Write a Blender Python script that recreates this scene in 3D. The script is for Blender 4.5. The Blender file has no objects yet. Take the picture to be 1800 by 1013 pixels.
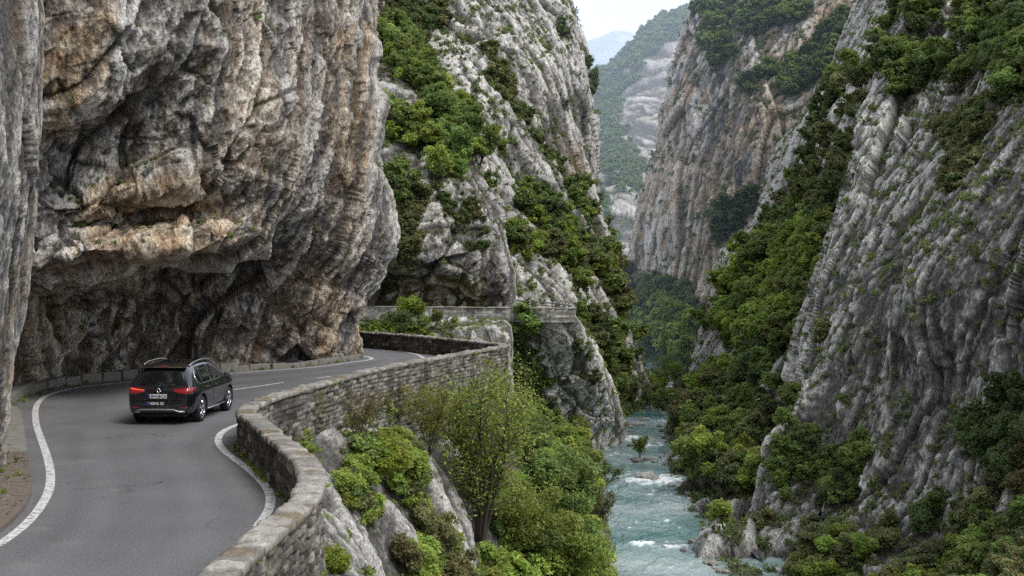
import bpy, bmesh, math, random, time
import numpy as np
from concurrent.futures import ThreadPoolExecutor
from mathutils import Vector, Matrix
from mathutils.bvhtree import BVHTree

T0 = time.time()
scene = bpy.context.scene
COL = scene.collection
F, CX, CY, H = 2200.0, 900.0, 480.0, 4.05      # focal length in photo pixels, horizon, eye height over the road
WATER = -16.0
rng = np.random.default_rng(7)
random.seed(7)

def P(px, py, d):
    return np.array([(px - CX) / F * d, d, H - (py - CY) / F * d])
def G(px, py, z=0.0):                            # point of the level plane z seen at that place of the photo
    d = (H - z) * F / (py - CY)
    return np.array([(px - CX) / F * d, d, z])
def proj(p):
    d = np.maximum(p[..., 1], 0.1)
    return CX + p[..., 0] / d * F, CY - (p[..., 2] - H) / d * F

# ------------------------------------------------------------------ noise
_r = np.random.default_rng(11)
PERM = _r.permutation(256).astype(np.int32)
PERM = np.concatenate([PERM, PERM])
GRAD = _r.normal(size=(256, 3)).astype(np.float32)
GRAD /= np.linalg.norm(GRAD, axis=1, keepdims=True)
JIT = _r.random((4096, 3)).astype(np.float32)
RAN = _r.random(4096).astype(np.float32)
GR2 = np.clip(_r.normal(size=(4096, 3)) * 0.8, -1.1, 1.1).astype(np.float32)
POOL = ThreadPoolExecutor(4)

def chunked(fn):
    def g(p, *a, **k):
        p = np.ascontiguousarray(p, dtype=np.float32)
        sh = p.shape[:-1]
        q = p.reshape(-1, 3)
        n = len(q)
        if n < 20000:
            r = fn(q, *a, **k)
        else:
            parts = [q[i:i + 16384] for i in range(0, n, 16384)]
            rs = list(POOL.map(lambda c: fn(c, *a, **k), parts))
            r = tuple(np.concatenate(x) for x in zip(*rs)) if isinstance(rs[0], tuple) else np.concatenate(rs)
        return tuple(x.reshape(sh) for x in r) if isinstance(r, tuple) else r.reshape(sh)
    return g

def _perlin(p):
    i = np.floor(p).astype(np.int32)
    f = p - i
    i &= 255
    u = f * f * f * (f * (f * 6 - 15) + 10)
    x0, y0, z0 = i[:, 0], i[:, 1], i[:, 2]
    x1, y1, z1 = (x0 + 1) & 255, (y0 + 1) & 255, (z0 + 1) & 255
    fx, fy, fz = f[:, 0], f[:, 1], f[:, 2]
    def g(ix, iy, iz, dx, dy, dz):
        h = GRAD[PERM[(PERM[(PERM[ix] + iy) & 255] + iz) & 255]]
        return h[:, 0] * dx + h[:, 1] * dy + h[:, 2] * dz
    a = g(x0, y0, z0, fx, fy, fz);         b = g(x1, y0, z0, fx - 1, fy, fz)
    c = g(x0, y1, z0, fx, fy - 1, fz);     d = g(x1, y1, z0, fx - 1, fy - 1, fz)
    e = g(x0, y0, z1, fx, fy, fz - 1);     h = g(x1, y0, z1, fx - 1, fy, fz - 1)
    k = g(x0, y1, z1, fx, fy - 1, fz - 1); l = g(x1, y1, z1, fx - 1, fy - 1, fz - 1)
    ux, uy, uz = u[:, 0], u[:, 1], u[:, 2]
    a = a + ux * (b - a); c = c + ux * (d - c); e = e + ux * (h - e); k = k + ux * (l - k)
    a = a + uy * (c - a); e = e + uy * (k - e)
    return (a + uz * (e - a)) * 1.5
perlin = chunked(_perlin)

def _fbm(p, octv=4, gain=0.5):
    r = 0; a = 1.0
    for o in range(octv):
        r = r + a * _perlin(p + 17.3 * o); p = p * 2.03; a *= gain
    return r
fbm = chunked(_fbm)

def _ridged(p, octv=4, gain=0.5):
    r = 0; a = 1.0; w = 1.0
    for o in range(octv):
        n = 1 - np.abs(_perlin(p + 9.1 * o)) * 1.6
        n = n * n * np.minimum(1, w); r = r + a * n; w = np.clip(n * 1.6, 0, 1); p = p * 2.1; a *= gain
    return r - 0.9
ridged = chunked(_ridged)

def _facet(p, seed=0, tilt=0.7):
    """angular blocks: every Voronoi cell is a plane with its own height and tilt; also the distance to the crack"""
    ip = np.floor(p).astype(np.int64)
    b1 = np.full(len(p), 1e9, np.float32); b2 = b1.copy(); val = np.zeros(len(p), np.float32)
    for dx in (-1, 0, 1):
        for dy in (-1, 0, 1):
            for dz in (-1, 0, 1):
                c = ip + np.array([dx, dy, dz])
                h = ((c[:, 0] * 73856093) ^ (c[:, 1] * 19349663) ^ (c[:, 2] * 83492791) ^ (seed * 2654435))
                h = ((h ^ (h >> 7)) & 4095)
                e = p - (c + JIT[h])
                e = e.astype(np.float32)
                d = (e * e).sum(1)
                m = d < b1
                b2 = np.where(m, b1, np.minimum(b2, d))
                v = RAN[h] - 0.5 + tilt * (GR2[h] * e).sum(1)
                val = np.where(m, v, val); b1 = np.where(m, d, b1)
    return val.astype(np.float32), (np.sqrt(b2) - np.sqrt(b1)).astype(np.float32)
facet = chunked(_facet)

def sstep(a, b, x):
    t = np.clip((x - a) / (b - a), 0, 1)
    return t * t * (3 - 2 * t)
def lerp(a, b, t):
    return a + (b - a) * t
def mixc(a, b, t):
    return a + (np.asarray(b, np.float32) - a) * t[..., None]

# ------------------------------------------------------------------ objects
def tag(o, label=None, cat=None, group=None, kind=None):
    if label: o['label'] = label
    if cat: o['category'] = cat
    if group: o['group'] = group
    if kind: o['kind'] = kind
    return o
def empty(name, loc=(0, 0, 0), rz=0.0):
    o = bpy.data.objects.new(name, None); COL.objects.link(o)
    o.location = tuple(float(v) for v in loc); o.rotation_euler = (0, 0, rz); o.empty_display_size = 0.3
    return o
def link(name, me, parent=None, mats=()):
    for m in mats: me.materials.append(m)
    o = bpy.data.objects.new(name, me); COL.objects.link(o)
    if parent is not None: o.parent = parent
    return o
def np_mesh(name, v, f, smooth=True, attrs=None, mat_idx=None):
    """v (n,3); f (m,3) or (m,4)"""
    v = np.ascontiguousarray(v, np.float32); f = np.ascontiguousarray(f, np.int32)
    me = bpy.data.meshes.new(name)
    k = f.shape[1]
    me.vertices.add(len(v)); me.vertices.foreach_set('co', v.ravel())
    me.loops.add(f.size); me.loops.foreach_set('vertex_index', f.ravel())
    me.polygons.add(len(f)); me.polygons.foreach_set('loop_start', np.arange(0, f.size, k, dtype=np.int32))
    if mat_idx is not None: me.polygons.foreach_set('material_index', mat_idx.astype(np.int32))
    me.polygons.foreach_set('use_smooth', np.full(len(f), smooth, dtype=bool))
    for nm, a in (attrs or {}).items():
        if a.ndim == 2:
            at = me.attributes.new(nm, 'FLOAT_COLOR', 'POINT')
            c = np.ones((len(v), 4), np.float32); c[:, :3] = a
            at.data.foreach_set('color', c.ravel())
        else:
            at = me.attributes.new(nm, 'FLOAT', 'POINT'); at.data.foreach_set('value', a.astype(np.float32))
    me.update(calc_edges=True)
    return me
def grid_faces(nv, nu):
    i = np.arange(nv - 1)[:, None] * nu + np.arange(nu - 1)[None, :]
    i = i.ravel()
    return np.stack([i, i + 1, i + 1 + nu, i + nu], 1)

class MB:                                           # collects simple shapes into one mesh
    def __init__(s): s.v = []; s.f = []
    def add(s, vs, fs):
        n = len(s.v); s.v += [tuple(float(c) for c in q) for q in vs]; s.f += [tuple(n + i for i in q) for q in fs]
    def box(s, c, size, rot=None, taper=1.0):
        x, y, z = (k / 2 for k in size)
        pts = [(-x, -y, -z), (x, -y, -z), (x, y, -z), (-x, y, -z), (-x * taper, -y * taper, z), (x * taper, -y * taper, z), (x * taper, y * taper, z), (-x * taper, y * taper, z)]
        m = rot or Matrix.Identity(3)
        s.add([m @ Vector(p) + Vector(c) for p in pts], [(3, 2, 1, 0), (4, 5, 6, 7), (0, 1, 5, 4), (1, 2, 6, 5), (2, 3, 7, 6), (3, 0, 4, 7)])
    def tube(s, pts, rad, n=8, cap=True):
        pts = [Vector(p) for p in pts]; rings = []
        for i, p in enumerate(pts):
            t = (pts[min(i + 1, len(pts) - 1)] - pts[max(i - 1, 0)]).normalized()
            a = t.cross(Vector((0, 0, 1)) if abs(t.z) < 0.9 else Vector((1, 0, 0))).normalized(); b = t.cross(a)
            r = rad[i] if hasattr(rad, '__len__') else rad
            rings.append([p + (a * math.cos(k * 2 * math.pi / n) + b * math.sin(k * 2 * math.pi / n)) * r for k in range(n)])
        fs = []
        for i in range(len(pts) - 1):
            for k in range(n):
                fs.append((i * n + k, i * n + (k + 1) % n, (i + 1) * n + (k + 1) % n, (i + 1) * n + k))
        if cap:
            fs.append(tuple(range(n))[::-1]); fs.append(tuple((len(pts) - 1) * n + k for k in range(n)))
        s.add([q for r in rings for q in r], fs)
    def lathe(s, prof, axis='x', n=28, c=(0, 0, 0)):   # prof: (radius, offset along axis)
        vs = []
        for r, h in prof:
            for k in range(n):
                a = 2 * math.pi * k / n
                q = (h, r * math.cos(a), r * math.sin(a)) if axis == 'x' else ((r * math.cos(a), h, r * math.sin(a)) if axis == 'y' else (r * math.cos(a), r * math.sin(a), h))
                vs.append((q[0] + c[0], q[1] + c[1], q[2] + c[2]))
        fs = [(i * n + k, i * n + (k + 1) % n, (i + 1) * n + (k + 1) % n, (i + 1) * n + k) for i in range(len(prof) - 1) for k in range(n)]
        s.add(vs, fs)
    def mesh(s, name, smooth=False, bevel=0.0):
        me = bpy.data.meshes.new(name); me.from_pydata(s.v, [], s.f); me.update()
        bm = bmesh.new(); bm.from_mesh(me)
        if bevel > 0:
            bmesh.ops.bevel(bm, geom=[e for e in bm.edges if len(e.link_faces) == 2 and e.calc_face_angle(0) > 0.5], offset=bevel, segments=2, affect='EDGES', profile=0.6)
        bmesh.ops.recalc_face_normals(bm, faces=bm.faces)
        for f in bm.faces: f.smooth = smooth
        bm.to_mesh(me); bm.free()
        return me
    def build(s, name, mat, parent=None, smooth=False, bevel=0.0):
        return link(name, s.mesh(name, smooth, bevel), parent, [mat] if mat else [])

# ------------------------------------------------------------------ materials
def new_mat(name):
    m = bpy.data.materials.new(name); m.use_nodes = True
    nt = m.node_tree; nt.nodes.clear()
    out = nt.nodes.new('ShaderNodeOutputMaterial')
    return m, nt, out
def N(nt, t, **kw):
    n = nt.nodes.new(t)
    for k, v in kw.items():
        if k.startswith('i_'): n.inputs[k[2:].replace('_', ' ')].default_value = v
        else: setattr(n, k, v)
    return n
def simple(name, col, rough=0.5, metal=0.0, spec=0.5, emit=None, noise=0.0, nscale=20, coat=0.0):
    m, nt, out = new_mat(name)
    b = N(nt, 'ShaderNodeBsdfPrincipled')
    b.inputs['Base Color'].default_value = (*col, 1); b.inputs['Roughness'].default_value = rough
    b.inputs['Metallic'].default_value = metal; b.inputs['Specular IOR Level'].default_value = spec; b.inputs['Coat Weight'].default_value = coat
    b.inputs['Coat Roughness'].default_value = 0.04
    if emit: b.inputs['Emission Color'].default_value = (*emit[:3], 1); b.inputs['Emission Strength'].default_value = emit[3]
    if noise:
        t = N(nt, 'ShaderNodeTexCoord'); n = N(nt, 'ShaderNodeTexNoise'); n.inputs['Scale'].default_value = nscale; n.inputs['Detail'].default_value = 6
        nt.links.new(t.outputs['Object'], n.inputs['Vector'])
        r = N(nt, 'ShaderNodeMapRange'); r.inputs['To Min'].default_value = 1 - noise; r.inputs['To Max'].default_value = 1 + noise
        nt.links.new(n.outputs['Fac'], r.inputs['Value'])
        mx = N(nt, 'ShaderNodeMix', data_type='RGBA', blend_type='MULTIPLY'); mx.inputs['Factor'].default_value = 1
        mx.inputs['A'].default_value = (*col, 1); nt.links.new(r.outputs['Result'], mx.inputs['B']); nt.links.new(mx.outputs['Result'], b.inputs['Base Color'])
    nt.links.new(b.outputs['BSDF'], out.inputs['Surface'])
    return m
def attr_mat(name, scale, bump=0.3, rough=0.9, contrast=0.45, spec=0.25, dist=0.05, stretch=1.0):
    """colour from the 'Col' attribute, finely broken up by noise, with bump"""
    m, nt, out = new_mat(name)
    b = N(nt, 'ShaderNodeBsdfPrincipled'); b.inputs['Roughness'].default_value = rough; b.inputs['Specular IOR Level'].default_value = spec
    a = N(nt, 'ShaderNodeAttribute', attribute_name='Col')
    t = N(nt, 'ShaderNodeTexCoord')
    mp = N(nt, 'ShaderNodeMapping'); mp.inputs['Scale'].default_value = (1, 1, stretch)
    nt.links.new(t.outputs['Object'], mp.inputs['Vector'])
    n1 = N(nt, 'ShaderNodeTexNoise'); n1.inputs['Scale'].default_value = scale; n1.inputs['Detail'].default_value = 8; n1.inputs['Roughness'].default_value = 0.7
    n2 = N(nt, 'ShaderNodeTexNoise'); n2.inputs['Scale'].default_value = scale * 3.1; n2.inputs['Detail'].default_value = 6
    nt.links.new(mp.outputs['Vector'], n1.inputs['Vector']); nt.links.new(mp.outputs['Vector'], n2.inputs['Vector'])
    r = N(nt, 'ShaderNodeMapRange'); r.inputs['From Min'].default_value = 0.3; r.inputs['From Max'].default_value = 0.7
    r.inputs['To Min'].default_value = 1 - contrast; r.inputs['To Max'].default_value = 1 + contrast
    nt.links.new(n1.outputs['Fac'], r.inputs['Value'])
    mx = N(nt, 'ShaderNodeMix', data_type='RGBA', blend_type='MULTIPLY'); mx.inputs['Factor'].default_value = 1
    nt.links.new(a.outputs['Color'], mx.inputs['A']); nt.links.new(r.outputs['Result'], mx.inputs['B'])
    r2 = N(nt, 'ShaderNodeMapRange'); r2.inputs['From Min'].default_value = 0.32; r2.inputs['From Max'].default_value = 0.68
    r2.inputs['To Min'].default_value = 1 - contrast * 0.8; r2.inputs['To Max'].default_value = 1 + contrast * 0.8
    nt.links.new(n2.outputs['Fac'], r2.inputs['Value'])
    n3 = N(nt, 'ShaderNodeTexNoise', noise_type='RIDGED_MULTIFRACTAL'); n3.inputs['Scale'].default_value = scale * 0.55; n3.inputs['Detail'].default_value = 5
    nt.links.new(mp.outputs['Vector'], n3.inputs['Vector'])
    r3 = N(nt, 'ShaderNodeMapRange'); r3.inputs['From Min'].default_value = 0.9; r3.inputs['From Max'].default_value = 2.2; r3.inputs['To Min'].default_value = 1.0; r3.inputs['To Max'].default_value = 1 - contrast * 1.1
    nt.links.new(n3.outputs['Fac'], r3.inputs['Value'])
    m2 = N(nt, 'ShaderNodeMath', operation='MULTIPLY'); nt.links.new(r2.outputs['Result'], m2.inputs[0]); nt.links.new(r3.outputs['Result'], m2.inputs[1])
    mx2 = N(nt, 'ShaderNodeMix', data_type='RGBA', blend_type='MULTIPLY'); mx2.inputs['Factor'].default_value = 1
    nt.links.new(mx.outputs['Result'], mx2.inputs['A']); nt.links.new(m2.outputs['Value'], mx2.inputs['B'])
    nt.links.new(mx2.outputs['Result'], b.inputs['Base Color'])
    ad = N(nt, 'ShaderNodeMath', operation='ADD'); nt.links.new(n1.outputs['Fac'], ad.inputs[0]); nt.links.new(n2.outputs['Fac'], ad.inputs[1])
    bp = N(nt, 'ShaderNodeBump'); bp.inputs['Strength'].default_value = bump; bp.inputs['Distance'].default_value = dist
    nt.links.new(ad.outputs['Value'], bp.inputs['Height']); nt.links.new(bp.outputs['Normal'], b.inputs['Normal'])
    nt.links.new(b.outputs['BSDF'], out.inputs['Surface'])
    return m
def leaf_mat(name):
    """foliage: object colour x per-leaf tint, part of the light shining through"""
    m, nt, out = new_mat(name)
    oi = N(nt, 'ShaderNodeObjectInfo'); a = N(nt, 'ShaderNodeAttribute', attribute_name='Col')
    mx = N(nt, 'ShaderNodeMix', data_type='RGBA', blend_type='MULTIPLY'); mx.inputs['Factor'].default_value = 1
    nt.links.new(oi.outputs['Color'], mx.inputs['A']); nt.links.new(a.outputs['Color'], mx.inputs['B'])
    d = N(nt, 'ShaderNodeBsdfPrincipled'); d.inputs['Roughness'].default_value = 0.6; d.inputs['Specular IOR Level'].default_value = 0.2
    tr = N(nt, 'ShaderNodeBsdfTranslucent')
    nt.links.new(mx.outputs['Result'], d.inputs['Base Color'])
    hs = N(nt, 'ShaderNodeHueSaturation'); hs.inputs['Hue'].default_value = 0.485; hs.inputs['Value'].default_value = 1.25
    nt.links.new(mx.outputs['Result'], hs.inputs['Color']); nt.links.new(hs.outputs['Color'], tr.inputs['Color'])
    ms = N(nt, 'ShaderNodeMixShader'); ms.inputs['Fac'].default_value = 0.42
    nt.links.new(d.outputs['BSDF'], ms.inputs[1]); nt.links.new(tr.outputs['BSDF'], ms.inputs[2])
    nt.links.new(ms.outputs['Shader'], out.inputs['Surface'])
    return m

# ------------------------------------------------------------------ camera, light, sky
cam_d = bpy.data.cameras.new('camera'); cam = bpy.data.objects.new('camera', cam_d); COL.objects.link(cam)
cam.location = (0, 0, H); cam.rotation_euler = (math.pi / 2, 0, 0)
cam_d.sensor_width = 36; cam_d.lens = 36 * F / 1800; cam_d.shift_y = -26.5 / 1800
cam_d.clip_end = 20000
scene.camera = cam
scene.cycles.volume_bounces = 1
scene.cycles.use_denoising = False
scene.view_settings.view_transform = 'Standard'; scene.view_settings.look = 'None'; scene.view_settings.exposure = 0

to_sun = Vector((0.50, -0.42, 0.80)).normalized()
sl = bpy.data.lights.new('sun', 'SUN'); sun = bpy.data.objects.new('sun', sl); COL.objects.link(sun)
sl.energy = 2.9; sl.angle = math.radians(20); sl.color = (1.0, 0.96, 0.9)
sun.rotation_euler = to_sun.to_track_quat('Z', 'Y').to_euler()
w = bpy.data.worlds.new('World'); scene.world = w; w.use_nodes = True
nt = w.node_tree; nt.nodes.clear()
wo = N(nt, 'ShaderNodeOutputWorld'); bg = N(nt, 'ShaderNodeBackground'); bg.inputs['Strength'].default_value = 0.14
sk = N(nt, 'ShaderNodeTexSky', sky_type='NISHITA', sun_disc=False)
sk.sun_elevation = math.asin(to_sun.z); sk.sun_rotation = math.atan2(to_sun.x, to_sun.y)
tc = N(nt, 'ShaderNodeTexCoord'); mp = N(nt, 'ShaderNodeMapping'); mp.inputs['Scale'].default_value = (1, 1, 2.6)
cn = N(nt, 'ShaderNodeTexNoise'); cn.inputs['Scale'].default_value = 3.2; cn.inputs['Detail'].default_value = 7; cn.inputs['Roughness'].default_value = 0.55
cr = N(nt, 'ShaderNodeMapRange'); cr.inputs['From Min'].default_value = 0.35; cr.inputs['From Max'].default_value = 0.62; cr.inputs['To Min'].default_value = 0.72; cr.inputs['To Max'].default_value = 0.98
cc = N(nt, 'ShaderNodeMapRange'); cc.inputs['From Min'].default_value = 0.3; cc.inputs['From Max'].default_value = 0.7; cc.inputs['To Min'].default_value = 5.6; cc.inputs['To Max'].default_value = 7.0
cx = N(nt, 'ShaderNodeMix', data_type='RGBA')
ct = N(nt, 'ShaderNodeMix', data_type='RGBA', blend_type='MULTIPLY'); ct.inputs['Factor'].default_value = 1; ct.inputs['A'].default_value = (0.94, 0.98, 1.05, 1)
L = nt.links.new
L(tc.outputs['Generated'], mp.inputs['Vector']); L(mp.outputs['Vector'], cn.inputs['Vector'])
L(cn.outputs['Fac'], cr.inputs['Value']); L(cn.outputs['Fac'], cc.inputs['Value'])
L(cc.outputs['Result'], ct.inputs['B']); L(sk.outputs['Color'], cx.inputs['A']); L(ct.outputs['Result'], cx.inputs['B'])
sp = N(nt, 'ShaderNodeSeparateXYZ'); L(tc.outputs['Generated'], sp.inputs['Vector'])
zr = N(nt, 'ShaderNodeMapRange'); zr.inputs['From Min'].default_value = 0.0; zr.inputs['From Max'].default_value = 0.75; zr.inputs['To Min'].default_value = 0.58; zr.inputs['To Max'].default_value = 1.55
L(sp.outputs['Z'], zr.inputs['Value'])
zm = N(nt, 'ShaderNodeMix', data_type='RGBA', blend_type='MULTIPLY'); zm.inputs['Factor'].default_value = 1
L(cx.outputs['Result'], zm.inputs['A']); L(zr.outputs['Result'], zm.inputs['B'])
L(cr.outputs['Result'], cx.inputs['Factor']); L(zm.outputs['Result'], bg.inputs['Color']); L(bg.outputs['Background'], wo.inputs['Surface'])
# ------------------------------------------------------------------ cliffs: lofted surfaces broken up into real rock relief
def cr_matrix(n_ctrl, samples):
    """Catmull-Rom weights, samples in 0..n_ctrl-1"""
    s = np.clip(samples, 0, n_ctrl - 1 - 1e-6)
    i = np.floor(s).astype(int); t = s - i
    W = np.zeros((len(s), n_ctrl))
    k = np.arange(len(s))
    ws = [(-t + 2 * t**2 - t**3) / 2, (2 - 5 * t**2 + 3 * t**3) / 2, (t + 4 * t**2 - 3 * t**3) / 2, (-t**2 + t**3) / 2]
    for o, wgt in zip((-1, 0, 1, 2), ws):
        np.add.at(W, (k, np.clip(i + o, 0, n_ctrl - 1)), wgt)
    return W
def spread(seg, n):
    seg = np.asarray(seg, float); cum = np.concatenate([[0], np.cumsum(seg)])
    return np.interp(np.linspace(0, cum[-1], n), cum, np.arange(len(cum)))
def blur(a, k):
    for ax in (0, 1):
        pad = [(0, 0), (0, 0)]; pad[ax] = (k + 1, k)
        c = np.cumsum(np.pad(a, pad, mode='edge'), axis=ax)
        n = a.shape[ax]
        hi = np.take(c, np.arange(2 * k + 1, 2 * k + 1 + n), axis=ax); lo = np.take(c, np.arange(0, n), axis=ax)
        a = (hi - lo) / (2 * k + 1)
    return a
def in_poly(px, py, poly):
    r = np.zeros(px.shape, bool); n = len(poly)
    for i in range(n):
        x0, y0 = poly[i]; x1, y1 = poly[(i + 1) % n]
        if y0 == y1: continue
        c = ((y0 > py) != (y1 > py)) & (px < (x1 - x0) * (py - y0) / (y1 - y0) + x0)
        r ^= c
    return r
LIGHT = np.array([0.50, 0.485, 0.46], np.float32); MID = np.array([0.27, 0.26, 0.245], np.float32)
DARK = np.array([0.075, 0.072, 0.07], np.float32); OCHRE = np.array([0.36, 0.245, 0.15], np.float32)
TAN = np.array([0.45, 0.38, 0.29], np.float32); SOIL = np.array([0.075, 0.075, 0.035], np.float32); MOSS = np.array([0.10, 0.12, 0.03], np.float32)
SURF = {}
def unit(v):
    return v / np.maximum(np.linalg.norm(v, axis=-1, keepdims=True), 1e-9)
def surface(key, grid, n_u, n_v, S, amp=1.0, dip=(0, 0, 1), squash=0.4, tone=0.0, ochre=0.0, stain=0.5, green=0.0,
            veg=(), tint=(), seed=0, name='cliff', bump=1.0, ledge=0.0, contrast=1.0, bias=0.0, strata=None, streak=1.6, fade0=0.0, ang=0.4, fine_k=4.8, stretch=0.5, mat=None, kind='structure'):
    t0 = time.time()
    g = np.array(grid, float)                          # rows x cols x 3
    R, C = g.shape[:2]
    gx, gy = proj(g)
    dd = np.maximum(g[..., 1], 8)
    su = (np.hypot(np.diff(gx, axis=1), np.diff(gy, axis=1)) + 0.45 * np.linalg.norm(np.diff(g, axis=1), axis=-1) * F / dd[:, 1:]).mean(0).clip(10, 420)
    sv = (np.hypot(np.diff(gx, axis=0), np.diff(gy, axis=0)) + 0.45 * np.linalg.norm(np.diff(g, axis=0), axis=-1) * F / dd[1:]).mean(1).clip(10, 420)
    Wu = cr_matrix(C, spread(su, n_u)); Wv = cr_matrix(R, spread(sv, n_v))
    p = np.einsum('ar,rck,bc->abk', Wv, g, Wu)
    nrm = unit(np.cross(np.gradient(p, axis=1), np.gradient(p, axis=0)))
    flip = ((nrm * (np.array([0, 0, H]) - p)).sum(-1) > 0).mean() < 0.5
    if flip: nrm = -nrm
    # soften normals so that displacement does not fold over at creases
    nrm = unit(np.stack([blur(nrm[..., k], 5) for k in range(3)], -1))
    q = p / S + seed * 7.7
    dv = np.array(dip, float); dv /= np.linalg.norm(dv)
    wv = np.stack([perlin(q * 0.3 + o) for o in (3.1, 31.7, 57.2)], -1) * lerp(0.45, 0.2, ang)
    qw = q + wv
    qs = qw - (1 - squash) * (qw @ dv)[..., None] * dv          # stretched along the dip direction
    qm = qw - (1 - squash) * 0.5 * (qw @ dv)[..., None] * dv
    big = fbm(qs * 0.16, 3)
    rid = ridged(qs * 0.42, 4)
    f0, c0 = facet(qs * 0.26 + 11, seed + 9, 0.6)
    f1, c1 = facet(qs * 0.62, seed, 0.7)
    f2, c2 = facet(qm * 1.6 + 40, seed + 3, 0.8)
    f3, c3 = facet(qm * 4.0 + 80, seed + 5, 0.8)
    fine = fbm(qm * 7.0, 4, 0.6)
    disp = lerp(0.75, 0.35, ang) * big + lerp(0.34, 0.14, ang) * rid + lerp(0.50, 0.85, ang) * f0 + lerp(0.42, 0.78, ang) * f1 + 0.19 * f2 + 0.06 * f3 + 0.075 * fine
    disp -= 0.15 * (1 - sstep(0.0, 0.06, c1)) + 0.035 * (1 - sstep(0, 0.06, c2)) + 0.012 * (1 - sstep(0, 0.08, c3))
    s_tone = 0.0; s_edge = 0.0
    for sa, sdir, sfr in (strata or []):
        sd_ = np.array(sdir, float); sd_ /= np.linalg.norm(sd_)
        x_ = (qw @ sd_) * sfr + 0.55 * fbm(qs * 0.35 * sfr + 61, 3) + 0.10 * fbm(qm * 2.0 * sfr + 5, 2)
        ix = np.floor(x_).astype(np.int64); fx_ = x_ - ix; rv = RAN[(ix * 97 + int(sfr * 50) + seed) & 4095]; k_ = (0.25 + 1.3 * rv) * (0.55 + 0.6 * perlin(qs * 0.5 + 15))
        disp += sa * np.clip(k_, 0, 1.6) * (fx_ / 0.9 * (fx_ < 0.9) + (1 - (fx_ - 0.9) / 0.1) * (fx_ >= 0.9) - 0.5)
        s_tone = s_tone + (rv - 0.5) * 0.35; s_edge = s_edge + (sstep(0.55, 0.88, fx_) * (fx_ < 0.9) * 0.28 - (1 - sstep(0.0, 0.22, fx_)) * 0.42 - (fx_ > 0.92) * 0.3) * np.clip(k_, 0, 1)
    if ledge:
        h = (qw @ dv) * 0.8 + 0.5 * big; saw = h - np.floor(h)
        disp += ledge * (sstep(0, 0.85, saw) - sstep(0.85, 1.0, saw)) * (0.6 + 0.6 * perlin(q * 0.5))
    # where the mesh is stretched, keep only relief it can carry
    gap = np.maximum(np.linalg.norm(np.gradient(p, axis=0), axis=-1), np.linalg.norm(np.gradient(p, axis=1), axis=-1)) / S
    gpx = gap * S * 1252 / np.maximum(p[..., 1], 10)
    k1 = np.maximum(sstep(0.07, 0.18, gap), sstep(2.5, 6, gpx)); k2 = np.maximum(sstep(0.16, 0.36, gap), sstep(5, 12, gpx))
    disp = lerp(disp, blur(disp, 2), k1); disp = lerp(disp, blur(disp, 6), k2)
    disp = disp + bias
    if fade0: disp = disp * (0.12 + 0.88 * sstep(0.0, fade0, np.linspace(0, 1, n_v)))[:, None]
    disp = disp * S * amp
    pos = p + nrm * disp[..., None]
    n2 = unit(np.cross(np.gradient(pos, axis=1), np.gradient(pos, axis=0)))
    if flip: n2 = -n2
    px, py = proj(pos)
    # ---- albedo; shade of crevices and recesses put in along with their dirt
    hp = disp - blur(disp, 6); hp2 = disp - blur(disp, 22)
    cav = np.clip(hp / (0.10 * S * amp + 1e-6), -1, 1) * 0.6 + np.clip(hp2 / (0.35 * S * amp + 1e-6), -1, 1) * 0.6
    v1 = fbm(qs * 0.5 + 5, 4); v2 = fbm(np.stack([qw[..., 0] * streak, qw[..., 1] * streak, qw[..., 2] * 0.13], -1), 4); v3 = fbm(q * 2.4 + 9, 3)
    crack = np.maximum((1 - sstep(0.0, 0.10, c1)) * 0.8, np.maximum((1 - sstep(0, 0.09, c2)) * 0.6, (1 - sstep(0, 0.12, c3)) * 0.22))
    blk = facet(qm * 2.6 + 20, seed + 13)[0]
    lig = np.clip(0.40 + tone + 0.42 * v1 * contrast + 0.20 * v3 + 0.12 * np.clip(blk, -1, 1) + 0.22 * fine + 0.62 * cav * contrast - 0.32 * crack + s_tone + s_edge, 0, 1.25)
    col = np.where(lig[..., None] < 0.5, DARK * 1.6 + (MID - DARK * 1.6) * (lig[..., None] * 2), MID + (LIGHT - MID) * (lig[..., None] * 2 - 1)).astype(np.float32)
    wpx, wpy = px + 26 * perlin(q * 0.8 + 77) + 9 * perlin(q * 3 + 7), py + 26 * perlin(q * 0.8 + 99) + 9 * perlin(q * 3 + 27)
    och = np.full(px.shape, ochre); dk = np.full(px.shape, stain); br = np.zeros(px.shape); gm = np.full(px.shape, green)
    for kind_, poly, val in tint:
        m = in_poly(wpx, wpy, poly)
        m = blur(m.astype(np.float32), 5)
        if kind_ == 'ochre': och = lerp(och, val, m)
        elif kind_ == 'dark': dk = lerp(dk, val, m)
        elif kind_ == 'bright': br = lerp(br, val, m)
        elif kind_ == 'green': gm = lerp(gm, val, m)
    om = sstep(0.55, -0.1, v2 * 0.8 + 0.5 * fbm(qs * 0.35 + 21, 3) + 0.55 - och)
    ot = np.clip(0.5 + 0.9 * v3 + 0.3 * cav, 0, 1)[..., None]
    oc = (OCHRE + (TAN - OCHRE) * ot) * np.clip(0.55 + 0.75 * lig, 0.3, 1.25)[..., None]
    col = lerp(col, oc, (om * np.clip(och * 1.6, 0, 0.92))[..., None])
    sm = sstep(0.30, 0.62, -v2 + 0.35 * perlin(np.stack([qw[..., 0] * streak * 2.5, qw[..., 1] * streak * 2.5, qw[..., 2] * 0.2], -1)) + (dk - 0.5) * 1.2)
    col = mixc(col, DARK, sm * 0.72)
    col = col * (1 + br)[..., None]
    ledge_m = sstep(0.25, 0.75, n2[..., 2] + 0.25 * v1) * 0.8
    gmk = sstep(0.35, 0.75, gm + 0.5 * v1 - 0.25 * cav) 
    vegm = np.zeros(px.shape, np.float32)
    vegs = []
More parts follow.
